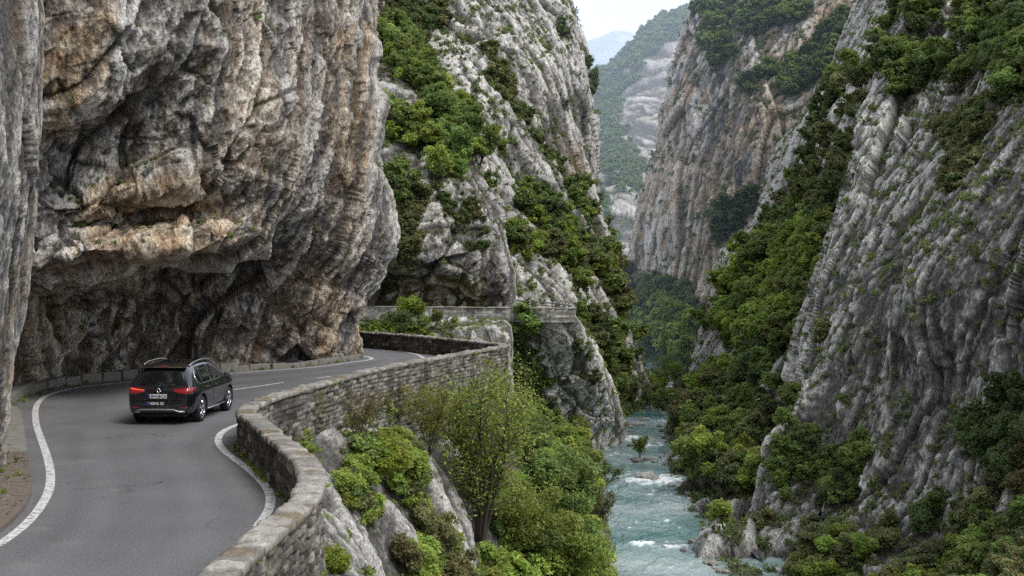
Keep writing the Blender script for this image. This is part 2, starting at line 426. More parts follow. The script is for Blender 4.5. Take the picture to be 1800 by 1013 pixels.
    for vz in veg:
        m = in_poly(wpx, wpy, vz['poly'])
        m &= (v1 * 0.8 + perlin(q * 1.1 + 51) * 0.6) > (0.9 - 1.8 * vz.get('d', 1.0))
        vegm = np.maximum(vegm, blur(m.astype(np.float32), 3)); vegs.append((vz, m))
    col = mixc(col, MOSS * 0.8, np.clip(gmk * 0.8 + 0, 0, 1))
    col = mixc(col, SOIL, np.clip(ledge_m * 0.55 * (0.3 + gm) + vegm * 0.85, 0, 1) * np.clip(0.75 + v3, 0.3, 1))
    col = np.clip(col, 0.012, 0.72)
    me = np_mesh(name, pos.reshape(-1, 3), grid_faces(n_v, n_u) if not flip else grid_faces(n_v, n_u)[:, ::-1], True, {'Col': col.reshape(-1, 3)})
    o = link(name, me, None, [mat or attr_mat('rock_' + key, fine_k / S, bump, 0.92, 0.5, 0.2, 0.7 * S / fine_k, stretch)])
    if kind: tag(o, kind=kind)
    area = np.linalg.norm(np.cross(np.gradient(pos, axis=1), np.gradient(pos, axis=0)), axis=-1)
    SURF[key] = dict(pos=pos, n=n2, px=px, py=py, vegs=vegs, area=area, S=S, cav=cav, o=o, vegm=vegm, front=((n2 * (np.array([0, 0, H]) - pos)).sum(-1) > 0))
    print(f'{key}: {n_u}x{n_v} {time.time() - t0:.1f}s')
    return o
def PG(rows):
    return [[P(*c) if not isinstance(c, np.ndarray) else c for c in r] for r in rows]
W3 = lambda x, y, z: np.array([x, y, z], float)
# ------------------------------------------------------------------ the gorge, cliff by cliff (control points: photo column, photo row, distance)
# --- near left cliff with the overhang
A = [
 [(-150,690,38),(10,690,43),(60,678,46.5),(130,667,49),(250,655,52),(380,648,54),(480,643,56),(560,637,57.7),(605,633,59),(628,629,60.5)],
 [(-150,570,38),(10,570,43),(60,565,47.5),(130,560,50.5),(250,555,53),(380,552,54),(480,550,54.5),(560,548,56),(600,546,58),(622,556,60)],
 [(-150,485,37),(10,490,42),(55,500,46.5),(130,497,48.5),(250,488,50),(370,476,51),(480,474,52.5),(560,475,54.5),(615,480,57),(664,480,61)],
 [(-150,476,34),(10,480,37),(45,480,38),(130,464,38.7),(250,454,39.7),(385,441,41.7),(470,425,46.5),(550,420,51.5),(620,430,55.5),(691,438,61)],
 [(-150,440,33),(10,440,36),(45,440,37.3),(130,425,37.8),(250,420,38.7),(397,412,40.7),(490,375,45),(560,370,50),(625,370,54.8),(684,380,61)],
 [(-150,400,33),(10,395,36),(50,395,37),(140,392,38.9),(250,384,40.7),(392,372,42.1),(500,330,44),(570,320,49.5),(630,320,54),(668,320,60.5)],
 [(-150,362,33),(10,362,36),(50,358,37),(140,368,38.1),(250,334,38.6),(350,316,40.0),(505,285,43.5),(575,270,49),(630,260,53.5),(656,260,60.5)],
 [(-150,250,32.5),(10,250,35.5),(62,270,37.2),(110,268,38.6),(230,258,39.4),(370,250,40.2),(500,200,43),(575,190,48),(635,185,53),(656,185,60.5)],
 [(-150,150,31.5),(10,150,35),(72,175,35.4),(165,165,36.4),(258,150,38.6),(370,140,40),(490,110,43),(575,110,48),(635,110,53),(662,110,60.5)],
 [(-150,50,31),(10,50,34.6),(80,55,35),(190,55,36),(292,40,37.6),(385,50,39.8),(490,20,43),(575,20,48),(638,20,53),(668,20,60.5)],
 [(-150,-110,31),(10,-110,34.5),(90,-110,35),(200,-110,36),(300,-110,38),(400,-110,40),(490,-110,43),(575,-110,48),(640,-110,53),(669,-110,61)],
 [(-150,-330,33),(10,-330,36),(90,-330,37),(200,-330,38),(300,-330,40),(400,-330,42),(490,-330,45),(575,-330,50),(640,-330,55),(665,-330,63)],
 [(-150,-560,38),(10,-560,41),(90,-560,42),(200,-560,43),(300,-560,45),(400,-560,47),(490,-560,50),(575,-560,55),(640,-560,60),(655,-560,68)]]
GA = PG(A)
for r in GA:
    n = r[-1]; r += [n + W3(-1.6, 5, 0), n + W3(-7, 14, 0), n + W3(-18, 26, 0)]
OCH_A = [('ochre', [(130,330),(380,310),(420,400),(400,445),(130,470)], 0.7), ('ochre', [(300,470),(640,470),(640,640),(300,660)], 0.45),
         ('ochre', [(560,520),(640,520),(640,640),(570,640)], 1.0), ('ochre', [(575,40),(660,40),(650,330),(600,330)], 0.6), ('ochre', [(80,60),(200,30),(110,250),(60,260)], 0.7),
         ('ochre', [(40,470),(330,460),(330,660),(20,680)], 0.6), ('bright', [(390,0),(490,0),(480,170),(440,260),(390,180)], 0.35), ('bright', [(170,20),(300,20),(240,150),(150,190)], 0.25),
         ('dark', [(20,490),(330,475),(330,665),(20,690)], 0.75), ('bright', [(20,490),(330,475),(330,665),(20,690)], 0.25), ('bright', [(130,335),(380,315),(415,400),(400,440),(120,470)], 0.3), ('dark', [(390,0),(490,0),(480,300),(390,200)], 0.1)]  # cave: recess shade and warm bounce put into the colour of stained rock
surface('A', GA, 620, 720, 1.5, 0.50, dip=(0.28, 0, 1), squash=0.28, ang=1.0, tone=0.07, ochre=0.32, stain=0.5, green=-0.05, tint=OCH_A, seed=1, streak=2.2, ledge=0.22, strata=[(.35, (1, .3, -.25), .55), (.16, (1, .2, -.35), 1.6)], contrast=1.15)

# --- rock pillar at the left edge of the road
foot = [(-19.5, 46), (-17.6, 42.5), (-16.4, 40), (-14.0, 34), (-11.75, 28.7), (-10.1, 24), (-9.9, 20), (-9.8, 15)]
bulge = [(-1.0, 0), (0.6, 0), (1.8, 0.15), (3.5, 0.5), (6, 0.85), (9, 0.9), (12, 0.6), (16, 0.3), (20, 0), (26, -0.8)]
GP = [[W3(x + b, y, z) for x, y in foot] for z, b in bulge]
surface('A0', GP, 340, 460, 1.1, 0.3, squash=0.35, tone=-0.22, ochre=0.35, stain=0.55, green=0.05, seed=2, contrast=1.1)

# --- cliff over the second road, with its half tunnel
B = [
 [(540,553,132),(650,553,133),(720,553,133),(790,553,132.5),(845,553,132),(880,553,132),(897,553,134)],
 [(540,521,132.5),(650,521,133.8),(720,521,133.8),(790,522,133.3),(845,522,132.5),(880,523,131.5),(899,523,134.5)],
 [(540,502,132),(650,499,133),(720,498,133),(790,503,132.5),(845,513,131),(880,500,130.5),(900,500,135)],
 [(540,488,128),(650,490,128.5),(720,486,128.5),(790,491,129),(845,508,130),(880,480,130),(899,480,136)],
 [(540,450,125),(655,455,126),(720,450,125.5),(790,450,127.5),(850,440,129.5),(880,432,131),(888,430,137)],
 [(540,380,127),(680,380,128),(730,370,129),(790,370,130),(840,370,131.5),(864,370,134),(872,380,139)],
 [(540,300,130),(680,300,131),(730,300,132),(780,295,133),(812,290,135),(830,285,137),(838,290,143)],
 [(540,230,137),(680,230,139),(730,230,141),(780,230,143),(800,240,144),(815,250,147),(820,260,152)],
 [(540,130,148),(680,130,151),(730,135,153),(760,165,153),(780,195,153),(795,220,155),(800,235,160)],
 [(540,50,160),(660,60,163),(700,75,165),(730,115,165),(755,155,165),(770,190,166),(775,205,171)],
 [(540,20,180),(650,40,183),(690,65,185),(720,110,185),(745,155,185),(760,190,186),(765,205,190)]]
GB = PG(B)
for r in GB:
    n = r[-1]; r += [n + W3(-2.5, 8, 0), n + W3(-9, 24, 0)]
VEG_B = [dict(poly=[(640,55),(700,60),(735,100),(765,140),(800,190),(832,250),(836,292),(780,318),(715,330),(695,390),(700,440),(640,460)], d=0.55, zone='wood above the tunnel road', hue='DMMBM', size=(2.3, 5.2), n=320),
         dict(poly=[(690,330),(740,330),(735,400),(745,470),(700,488),(680,430)], d=0.62, zone='cliff over the half tunnel', hue='DOO', size=(1.0, 2.6), n=130),
         dict(poly=[(780,320),(840,330),(880,430),(890,500),(840,500),(790,470)], d=0.35, zone='grey face over tunnel road', hue='ODO', size=(0.5, 1.3), n=90)]
surface('B', GB, 330, 420, 2.6, 0.42, dip=(0.3, 0, 1), squash=0.35, tone=0.05, ochre=0.12, stain=0.5, green=0.12, veg=VEG_B, seed=3, strata=[(.3, (1, 0, -.3), .5)],
        tint=[('green', [(640,480),(870,480),(870,560),(640,560)], 0.6), ('ochre', [(640,495),(860,495),(860,560),(640,560)], 0.7), ('bright', [(640,500),(860,500),(860,560),(640,560)], 0.7)])  # bright: light on the tunnel's back wall put into its colour

# --- rock face below the second road
D = [
 [(-34,125,-.3),(-15.7,128.4,-.3),(-8.7,127.2,-.3),(-3,125.4,-.3),(0,124.6,-.3),(3.4,122.8,-.3),(5.6,122.9,-.3),(6.4,126,-.3),(4.6,138,-.5),(0,152,-.5),(-8,166,-.5)],
 [(-33,123,-3),(-15.5,127.4,-3),(-8.4,126.6,-3),(-2.7,125.4,-3),(0.6,125.3,-3),(4.6,124.6,-3),(7.0,126,-3),(8,130,-3),(7.5,140,-3),(3,153,-3),(-4,167,-3)],
 [(-31,122,-7),(-14,126,-7),(-7,125.6,-7),(-1.7,126,-7),(1.8,127,-7),(6,129,-7),(8.7,131.5,-7),(9.8,135,-7),(10,145,-7),(7,158,-7),(1,169,-7)],
 [(-28,121,-11),(-11,125,-11),(-4.5,125,-11),(0,127.5,-11),(3.6,130,-11),(7.4,134,-11),(9.9,137.6,-11),(11.2,141,-11),(12,151,-11),(10.5,164,-11),(6,174,-11)],
 [(-24,120,-15.2),(-7,124,-15.2),(0,126,-15.2),(4,131,-15.2),(6.6,135,-15.2),(9.2,140,-15.2),(11,144.5,-15.2),(12.6,148,-15.2),(13.7,157,-15.2),(14,168,-15.2),(11,178,-15.2)],
 [(-22,120,-19),(-5,124,-19),(2,127,-19),(6,133,-19),(8.5,137,-19),(10.6,142,-19),(12.2,147,-19),(13.6,150,-19),(15,159,-19),(16,170,-19),(14,181,-19)]]
GD = [[W3(*c) for c in r] for r in D]
VEG_D = [dict(poly=[(600,572),(770,568),(775,610),(700,640),(600,640)], d=1.0, zone='bank under the second road', hue='BBMB', size=(0.9, 2.1), n=200),
         dict(poly=[(893,575),(935,560),(950,640),(945,720),(975,800),(880,800)], d=0.95, zone='gully below second road', hue='MDM', size=(2.2, 4.6), n=130),
         dict(poly=[(930,552),(1003,550),(1020,600),(1045,700),(1030,700),(990,600),(940,580)], d=0.5, zone='face below second road', hue='ODM', size=(0.6, 1.6), n=90)]
surface('D', GD, 520, 380, 2.2, 0.38, dip=(-0.55, 0.2, 1), squash=0.3, tone=0.38, ochre=0.08, stain=0.25, green=0.06, veg=VEG_D, seed=4, tint=[('bright', [(900,540),(1080,540),(1080,800),(900,800)], 0.4)], fade0=0.22, bias=0.35, strata=[(.45, (1, 0, .55), .55), (.2, (1, 0, .6), 1.5)])

# --- pale outcrop standing out from the bank under the second road
Gc = [[(745,592,121),(765,584,119),(800,578,117),(845,573,116),(882,571,116),(893,576,118),(893,578,124)],
      [(740,604,120.5),(762,599,117.5),(800,594,115.5),(845,591,114.5),(886,590,114.5),(896,592,117),(894,592,124)],
      [(735,620,120),(760,616,117),(800,613,114.5),(845,610,113.5),(889,610,113.5),(899,611,116.5),(896,611,124)],
      [(730,655,119),(760,655,115),(800,655,113),(845,655,112),(892,655,112),(900,655,116),(897,655,124)],
      [(730,720,118),(760,720,114),(800,720,112),(845,720,111),(893,720,111),(901,720,116),(898,720,124)],
      [(720,900,112),(760,900,108),(800,900,106),(850,900,105),(905,900,107),(915,900,114),(900,900,124)]]
top = [[P(750,578,126),P(768,571,124),P(802,565,122.5),P(846,562,122),P(880,562,122),P(888,566,122),P(888,568,125)]]
GG = top + PG(Gc)
VEG_G = [dict(poly=[(745,570),(800,570),(790,590),(850,620),(740,640)], d=0.55, zone='pale outcrop', hue='BOM', size=(0.5, 1.3), n=40)]
surface('G', GG, 220, 180, 1.7, 0.35, dip=(-0.5, 0, 1), squash=0.3, tone=0.24, ochre=0.06, stain=0.30, green=0.02, veg=VEG_G, seed=5, strata=[(.5, (1, 0, .5), .6), (.2, (1, 0, .5), 1.7)])

# --- tall light grey cliff in the middle, running down to the river
E = [
 [(560,803,150),(700,803,150),(760,803,150),(830,803,150),(900,800,151),(1000,790,156),(1075,768,170),(1138,737,186),(1136,732,200),(1100,722,230)],
 [(560,740,152),(700,740,152),(760,740,152),(830,740,152),(900,740,153),(1005,733,158),(1072,708,174),(1131,690,190),(1126,688,203),(1095,690,232)],
 [(560,640,156),(700,640,156),(760,640,156),(830,640,156),(905,640,158),(1000,640,164),(1060,628,180),(1117,630,197),(1111,630,210),(1080,630,238)],
 [(560,560,160),(700,560,160),(760,560,160),(830,558,161),(900,555,163),(990,550,170),(1048,546,187),(1099,550,207),(1093,550,220),(1060,550,245)],
 [(560,480,164),(700,480,164),(760,480,164),(830,478,165),(890,475,168),(970,470,176),(1030,466,195),(1079,467,217),(1073,467,230),(1040,467,255)],
 [(560,400,170),(700,400,170),(760,400,170),(820,400,171),(870,400,175),(950,390,185),(1010,390,204),(1058,392,226),(1052,392,240),(1020,392,262)],
 [(560,330,176),(700,330,176),(760,330,177),(810,330,178),(860,328,183),(930,320,194),(1000,315,214),(1041,312,236),(1036,312,250),(1000,312,272)],
 [(560,250,182),(700,250,183),(760,250,184),(820,240,187),(870,230,193),(930,225,204),(1000,220,224),(1039,215,241),(1034,215,256),(1000,215,278)],
 [(560,120,190),(700,120,195),(760,110,199),(820,105,203),(880,100,210),(940,100,218),(993,100,231),(1029,100,244),(1024,100,260),(990,100,282)],
 [(560,0,206),(700,0,209),(760,0,213),(820,0,217),(880,0,223),(930,0,230),(972,0,239),(1003,0,247),(998,0,262),(960,0,285)],
 [(560,-120,216),(700,-120,219),(760,-120,223),(820,-120,227),(870,-120,232),(910,-120,237),(945,-120,245),(974,-120,252),(968,-120,268),(930,-120,290)],
 [(560,-280,230),(700,-280,232),(760,-280,236),(820,-280,240),(850,-280,244),(880,-280,248),(910,-280,254),(935,-280,260),(930,-280,276),(890,-280,300)]]
VEG_E = [dict(poly=[(670,0),(790,0),(770,45),(720,100),(690,70),(660,80)], d=0.7, zone='grey cliff upper ledges', hue='DOD', size=(2.2, 5), n=110),
         dict(poly=[(795,190),(835,205),(880,250),(925,300),(960,330),(1000,340),(1040,330),(1060,400),(1082,480),(1040,520),(960,430),(900,400),(870,350),(830,290)], d=0.42, zone='ramp across the grey cliff', hue='MDBO', size=(1.8, 4.4), n=260),
         dict(poly=[(840,290),(880,310),(935,380),(1010,500),(1005,545),(940,520),(905,500),(870,390)], d=0.5, zone='slope behind second road', hue='MDMBO', size=(1.8, 4.8), n=260),
         dict(poly=[(1000,440),(1060,450),(1095,560),(1120,650),(1128,715),(1090,760),(1060,700),(1030,600),(1005,545)], d=0.55, zone='rib falling to river', hue='DOMM', size=(1.8, 4.4), n=290),
         dict(poly=[(855,80),(885,120),(930,210),(985,300),(960,300),(900,210),(860,140)], d=0.45, zone='grey cliff cracks', hue='DO', size=(1.2, 2.6), n=70),
         dict(poly=[(960,0),(1010,0),(1045,160),(1040,240),(1010,120)], d=0.25, zone='grey cliff skyline', hue='D', size=(1.2, 3.0), n=30)]
surface('E', PG(E), 520, 620, 4.6, 0.40, dip=(-0.45, 0, 1), squash=0.42, tone=0.3, ochre=0.06, stain=0.30, green=0.06, veg=VEG_E, seed=6, fine_k=6, contrast=1.0, strata=[(.55, (1, 0, .5), .17), (.30, (1, 0, .5), .45), (.16, (1, .1, .45), 1.3)],
        tint=[('dark', [(950,170),(1045,150),(1045,330),(985,320)], 0.95), ('ochre', [(975,230),(1045,230),(1045,330),(1000,330)], 0.5), ('bright', [(780,0),(960,0),(1000,180),(900,220),(800,160)], 0.12),
              ('dark', [(1040,560),(1140,620),(1140,740),(1060,740)], 0.7)])

# --- rock slope falling from the road wall to the river (columns follow the wall)
wx = [(-2.6,9,-.3),(-2.6,15,-.3),(-2.75,19.4,-.2),(-3.3,21.9,-.2),(-4.5,25.2,-.2),(-5.75,28.4,-.2),(-5.95,31.5,-.1),(-5.3,36.5,-.1),(-4.5,41,-.6),(-3.4,45,-1.4),(-1.7,50.3,-3.0),(0.1,54.3,-5.2)]
rows_c = [[], [], [], [], [], [], []]
for i, (x, y, zt) in enumerate(wx):
    k = [(-0.7, zt - 0.5), (0.25, zt - 0.75), (1.2, zt - 1.7), (2.6, zt - 4.2)]
    for j, (o, z) in enumerate(k): rows_c[j].append(W3(x + o, y + 0.15 * j, z))
    f = i / (len(wx) - 1)
    rows_c[4].append(W3(x + 4.2, y + 1, min(zt - 6.5, -9.2))); rows_c[5].append(W3(lerp(3.2, 4.4, f), y + 2, -15.4)); rows_c[6].append(W3(lerp(5.4, 6.5, f), y + 3, -18.5))
for col_ in ([(-1,59,-5.5),(-0.3,59,-6.2),(0.4,59.3,-7.4),(1,60,-9),(2.2,62,-11.8),(4.6,65,-15.4),(6.4,66,-18.5)],
             [(-7,70,-3),(-5.5,70,-4.4),(-4,70.5,-6),(-1.5,72,-8.5),(1.5,74,-11.6),(5.3,77,-15.4),(6.6,79,-18.5)],
             [(-14,85,-2),(-10,86,-4.4),(-6.5,87,-6.6),(-2.5,89,-9.3),(1.5,91,-12),(6.9,95,-15.4),(8,97,-18.5)],
             [(-14,110,-3),(-9,111,-5.5),(-5,112,-7.6),(-.5,114,-10.4),(4,116,-13),(8.3,119,-15.4),(10,121,-18.5)],
             [(-12,128,-4),(-7,128,-6.5),(-2,128.5,-9),(1.5,129.5,-11.5),(5.5,132,-13.7),(9,137,-15.6),(11.5,139,-18.5)]):
    for j, c in enumerate(col_): rows_c[j].append(W3(*c))
VEG_C = [dict(poly=[(1130,1100),(1000,720),(960,730),(900,640),(880,760),(940,840),(960,900),(930,1013),(880,1100)], d=0.95, zone='near river bank', hue='BMBM', size=(2.4, 4.6), n=170),
         dict(poly=[(560,860),(640,800),(720,830),(740,920),(830,1000),(860,1100),(700,1100),(690,960),(600,900)], d=0.48, zone='rocks below road wall', hue='BOBM', size=(0.5, 1.5), n=130),
         dict(poly=[(450,720),(520,740),(600,800),(680,780),(760,830),(740,880),(640,870),(560,840)], d=0.5, zone='rocks touching road wall', hue='OBB', size=(0.35, 1.0), n=90),
         dict(poly=[(850,870),(960,880),(1010,960),(1040,1100),(840,1100)], d=0.9, zone='slope under the willowy tree', hue='BBM', size=(0.9, 2.2), n=130)]
surface('C', rows_c, 640, 480, 1.0, 0.55, dip=(-0.45, 0.2, 1), squash=0.3, tone=-0.08, ochre=0.10, stain=0.42, green=0.1, veg=VEG_C, seed=7, contrast=1.15)

# --- dark near wall on the right
F1 = [
 [(1350,1010,86),(1325,1005,89),(1375,1055,78),(1450,1105,70),(1680,1110,63),(1820,1150,56),(2010,1180,50)],
 [(1345,935,106),(1330,938,95.5),(1390,950,88.5),(1485,975,80),(1620,975,76),(1800,990,67),(2000,1000,58)],
 [(1352,860,110),(1337,868,97.5),(1400,872,92.5),(1500,884,87),(1630,890,80),(1800,890,70),(2000,885,60)],
 [(1363,790,113),(1350,795,100),(1400,795,96),(1512,798,90),(1630,800,83.5),(1800,780,73),(2000,780,61)],
 [(1413,690,117),(1400,692,104),(1450,690,98.5),(1542,682,92.5),(1640,682,86.5),(1800,670,75),(2000,660,62)],
 [(1433,610,120),(1422,615,107),(1470,602,101),(1550,592,93),(1645,580,86),(1800,560,76),(2000,550,63)],
 [(1452,520,124),(1440,525,110.5),(1490,510,105),(1562,500,95),(1660,484,86.5),(1800,460,78),(2000,440,65)],
 [(1480,410,128),(1468,415,115),(1520,400,110),(1590,390,101),(1680,370,92),(1800,350,81),(2000,330,67)],
 [(1505,325,132),(1493,330,119),(1550,300,114),(1620,290,106),(1700,270,98),(1810,250,86),(2000,230,72)],
 [(1534,235,137),(1522,238,123),(1580,210,119.5),(1650,200,112.5),(1720,170,104.5),(1820,150,92.5),(2005,130,77)],
 [(1560,145,142),(1548,147,128),(1610,120,125),(1680,100,119),(1750,70,112),(1835,50,99),(2015,30,83)],
 [(1590,55,148),(1578,57,134),(1640,20,131),(1710,0,126),(1780,-30,120),(1860,-60,108),(2030,-80,92)],
 [(1622,-40,155),(1610,-40,141),(1680,-90,139),(1750,-120,134),(1820,-150,130),(1900,-180,118),(2060,-200,104)],
 [(1650,-150,168),(1640,-150,154),(1710,-220,152),(1780,-260,148),(1850,-300,146),(1930,-340,134),(2090,-360,120)]]
VEG_F1 = [dict(poly=[(1552,150),(1590,20),(1605,-40),(1830,-60),(1830,215),(1762,190),(1735,110),(1690,150),(1645,150),(1600,175)], d=0.6, zone='top of near right wall', hue='DMDM', size=(1.7, 3.8), n=300),
          dict(poly=[(1372,790),(1420,765),(1500,775),(1572,800),(1545,845),(1490,880),(1420,895),(1375,880)], d=0.75, zone='low ledge of near right wall', hue='DMM', size=(1.0, 2.6), n=170),
          dict(poly=[(1712,735),(1810,690),(1810,840),(1760,860),(1725,830)], d=0.75, zone='hollow in near right wall', hue='DDO', size=(1.0, 2.2), n=80),
          dict(poly=[(1640,215),(1760,180),(1770,280),(1730,340),(1660,330)], d=0.65, zone='gully in near right wall', hue='OOD', size=(0.9, 2.0), n=90),
          dict(poly=[(1215,955),(1300,930),(1330,930),(1420,930),(1540,950),(1640,900),(1830,880),(1830,1120),(1250,1120)], d=0.6, zone='foot of near right wall', hue='DMOB', size=(0.9, 2.5), n=300),
          dict(poly=[(1440,560),(1500,560),(1500,640),(1450,680),(1420,650)], d=0.3, zone='near right wall edge', hue='OD', size=(0.6, 1.4), n=40)]
surface('F1', PG(F1), 560, 660, 4.4, 0.42, dip=(0.38, 0.22, 1), squash=0.22, ang=1.0, tone=0.03, ochre=0.12, stain=0.56, green=0.08, veg=VEG_F1, seed=8, contrast=1.45, streak=4.5, fine_k=9, stretch=0.35, strata=[(.5, (1, -.2, -.3), .21), (.7, (1, -.2, -.4), .42), (.24, (1, -.2, -.45), 1.25)],
        tint=[('dark', [(1540,570),(1690,570),(1700,800),(1580,800)], 1.05), ('dark', [(1480,330),(1560,200),(1600,300),(1540,560),(1470,560)], 0.8), ('dark', [(1640,560),(1800,480),(1800,700),(1700,720)], 0.8), ('bright', [(1680,330),(1790,330),(1790,420),(1690,410)], 0.35), ('bright', [(1340,640),(1440,600),(1420,800),(1340,940)], 0.25), ('bright', [(1520,180),(1600,180),(1540,420),(1460,480)], 0.15)])  # recess shade and slab highlights put into the colour, besides dark streaks

# --- wooded slope on the right bank
bank = [(1318,1045,78),(1246,962,91.5),(1224,893,107),(1203,846,120.5),(1160,797,139),(1166,752,162),(1200,722,182),(1228,697,203)]
near = [(1300,900,98),(1390,800,106),(1440,690,112),(1480,600,118),(1505,450,124),(1535,330,131),(1575,220,139),(1600,120,147),(1645,0,156),(1700,-90,166)]
far = [(1236,640,205),(1234,590,212),(1247,520,216),(1262,440,222),(1300,400,225),(1335,330,229),(1356,262,233),(1405,200,238),(1455,120,246),(1500,0,256)]
ts = [-0.12, 0.0, 0.12, 0.25, 0.45, 0.66, 0.86, 1.0]
GF = [[P(px - 14, py + 18, d) for px, py, d in bank], [P(*b) + W3(0.2, 0, .4) for b in bank]]
bk = [P(*b) for b in bank]; b0, b1 = bk[1], bk[7]
for i in range(10):
    a, b = P(*near[i]), P(*far[i]); wgt = max(0, 1 - (i + 1) / 5.0)
    GF.append([lerp(a, b, t) + (bk[j] - lerp(b0, b1, t)) * wgt for j, t in enumerate(ts)])
for r in GF:
    n = r[-1]; r += [n + W3(3.0, 10, 0), n + W3(14, 26, 0)]
VEG_F2 = [dict(poly=[(1100,1013),(1150,800),(1165,740),(1215,700),(1240,690),(1300,610),(1240,580),(1300,520),(1340,420),(1420,400),(1480,420),(1450,560),(1400,720),(1345,800),(1330,960),(1300,1013)], d=0.6, zone='wood on the right bank', hue='MDMOBM', size=(1.7, 4.4), n=720),
          dict(poly=[(1330,430),(1400,330),(1440,230),(1480,120),(1560,100),(1520,300),(1470,430),(1380,470)], d=0.5, zone='steep wood on the right', hue='ODOM', size=(1.9, 4.6), n=270),
          dict(poly=[(1300,470),(1420,400),(1470,430),(1440,560),(1340,620),(1270,600)], d=0.75, zone='bright wood on right slope', hue='BBMB', size=(2.6, 5.0), n=170)]
surface('F2', GF, 460, 460, 4.2, 0.40, dip=(0.55, 0.2, 1), squash=0.3, tone=0.32, ochre=0.08, stain=0.4, green=0.1, veg=VEG_F2, seed=9, fine_k=8, bias=-0.3, strata=[(.5, (1, -.3, -.6), .5), (.2, (1, -.3, -.6), 1.4)])

# --- high right cliff with ochre streaks
F3 = [
 [(1130,645,330),(1118,645,295),(1170,658,262),(1215,690,236),(1300,700,230),(1400,700,228),(1500,700,226),(1650,700,224)],
 [(1128,592,350),(1112,592,308),(1170,590,285),(1225,600,257),(1300,600,247),(1400,600,245),(1500,600,243),(1650,600,240)],
 [(1122,520,365),(1106,522,326),(1160,530,301),(1220,540,276),(1300,500,263),(1400,480,259),(1500,480,257),(1650,480,254)],
 [(1126,430,370),(1113,432,329),(1165,430,304),(1230,420,281),(1310,400,269),(1400,380,263),(1500,380,259),(1650,380,256)],
 [(1152,300,374),(1140,300,333),(1180,300,309),(1245,300,289),(1320,290,275),(1400,280,269),(1500,270,264),(1650,260,260)],
 [(1178,190,378),(1166,190,337),(1200,190,315),(1260,190,297),(1330,180,283),(1410,170,277),(1500,160,271),(1650,150,266)],
 [(1204,90,384),(1191,90,342),(1226,90,324),(1280,80,308),(1345,70,296),(1420,60,288),(1505,50,280),(1650,40,272)],
 [(1237,0,390),(1223,0,348),(1262,-5,334),(1310,-10,322),(1370,-15,308),(1440,-20,296),(1515,-30,286),(1650,-40,278)],
 [(1285,-130,420),(1272,-130,378),(1310,-140,366),(1355,-150,354),(1410,-160,340),(1470,-170,328),(1540,-180,312),(1660,-190,300)]]
VEG_F3 = [dict(poly=[(1095,540),(1140,530),(1170,545),(1225,580),(1245,600),(1225,700),(1150,660),(1110,640)], d=1.0, zone='wood at the river bend', hue='BMBB', size=(3.6, 7.0), n=420),
          dict(poly=[(1215,0),(1400,-20),(1430,30),(1340,60),(1290,110),(1262,150),(1240,110)], d=0.62, zone='top of high right cliff', hue='MDM', size=(2.6, 5), n=260),
          dict(poly=[(1300,150),(1360,110),(1470,80),(1485,130),(1420,150),(1330,175)], d=0.66, zone='ledge of high right cliff', hue='DM', size=(2.4, 4.6), n=150),
          dict(poly=[(1440,60),(1500,30),(1530,120),(1470,200),(1440,130)], d=0.4, zone='right slope upper edge', hue='D', size=(3, 5), n=60),
          dict(poly=[(1260,380),(1330,330),(1345,345),(1280,430),(1250,430)], d=0.8, zone='slanting ledge of right cliff', hue='D', size=(2.4, 4.4), n=60),
          dict(poly=[(1100,480),(1160,510),(1225,520),(1240,600),(1130,560)], d=0.6, zone='foot of high right cliff', hue='ODM', size=(3, 6), n=160)]
surface('F3', PG(F3), 460, 520, 8.0, 0.36, dip=(0.12, 0, 1), squash=0.26, tone=0.12, ochre=0.5, stain=0.4, green=0.03, veg=VEG_F3, seed=10, fine_k=9, stretch=0.35, strata=[(.30, (1, -.3, -.1), .5), (.16, (1, -.3, -.1), 1.5)],
        tint=[('ochre', [(1425,0),(1560,0),(1510,190),(1440,120)], 1.0), ('ochre', [(1190,100),(1310,250),(1290,420),(1240,400),(1210,250)], 0.6)])

# --- mountains closing the valley
G1 = [
 [(960,600,380),(1040,600,400),(1090,600,410),(1140,600,420),(1200,600,430),(1320,600,440)],
 [(960,440,440),(1040,440,450),(1090,440,455),(1140,440,460),(1200,440,470),(1320,440,480)],
 [(960,350,500),(1040,345,505),(1085,320,505),(1130,330,515),(1200,330,540),(1320,330,560)],
 [(960,270,580),(1040,265,590),(1085,240,585),(1130,230,590),(1200,230,610),(1320,230,640)],
 [(960,200,680),(1040,195,690),(1085,180,690),(1120,160,680),(1190,140,690),(1320,120,720)],
 [(960,150,760),(1040,132,780),(1083,112,800),(1104,84,810),(1130,52,830),(1186,18,850),(1222,5,860),(1320,-40,900)],
 [(960,170,900),(1040,160,930),(1083,150,950),(1104,140,960),(1130,100,980),(1222,60,1000),(1320,20,1100)]]
G1[5].pop(5)
surface_rows = [r if len(r) == 7 else r for r in G1]
def seven(r):
    q = np.array([P(*c) for c in r]); k = np.linspace(0, len(q) - 1, 8)
    return [np.array([np.interp(t, range(len(q)), q[:, a]) for a in range(3)]) for t in k]
VEG_G1 = [dict(poly=[(1030,120),(1085,110),(1110,140),(1080,210),(1100,230),(1040,260)], d=1.0, zone='far valley', hue='M', size=(3, 6), n=330, stuff=True),
          dict(poly=[(1085,110),(1130,50),(1225,0),(1230,60),(1170,80),(1110,130)], d=0.95, zone='far valley', hue='M', size=(3, 6), n=420, stuff=True),
          dict(poly=[(1040,270),(1075,230),(1140,290),(1130,340),(1090,330),(1060,310)], d=0.9, zone='far valley', hue='M', size=(2.6, 5), n=330, stuff=True),
          dict(poly=[(1040,340),(1070,350),(1080,440),(1110,480),(1100,540),(1050,480)], d=0.6, zone='far valley', hue='M', size=(2.6, 5), n=330, stuff=True)]
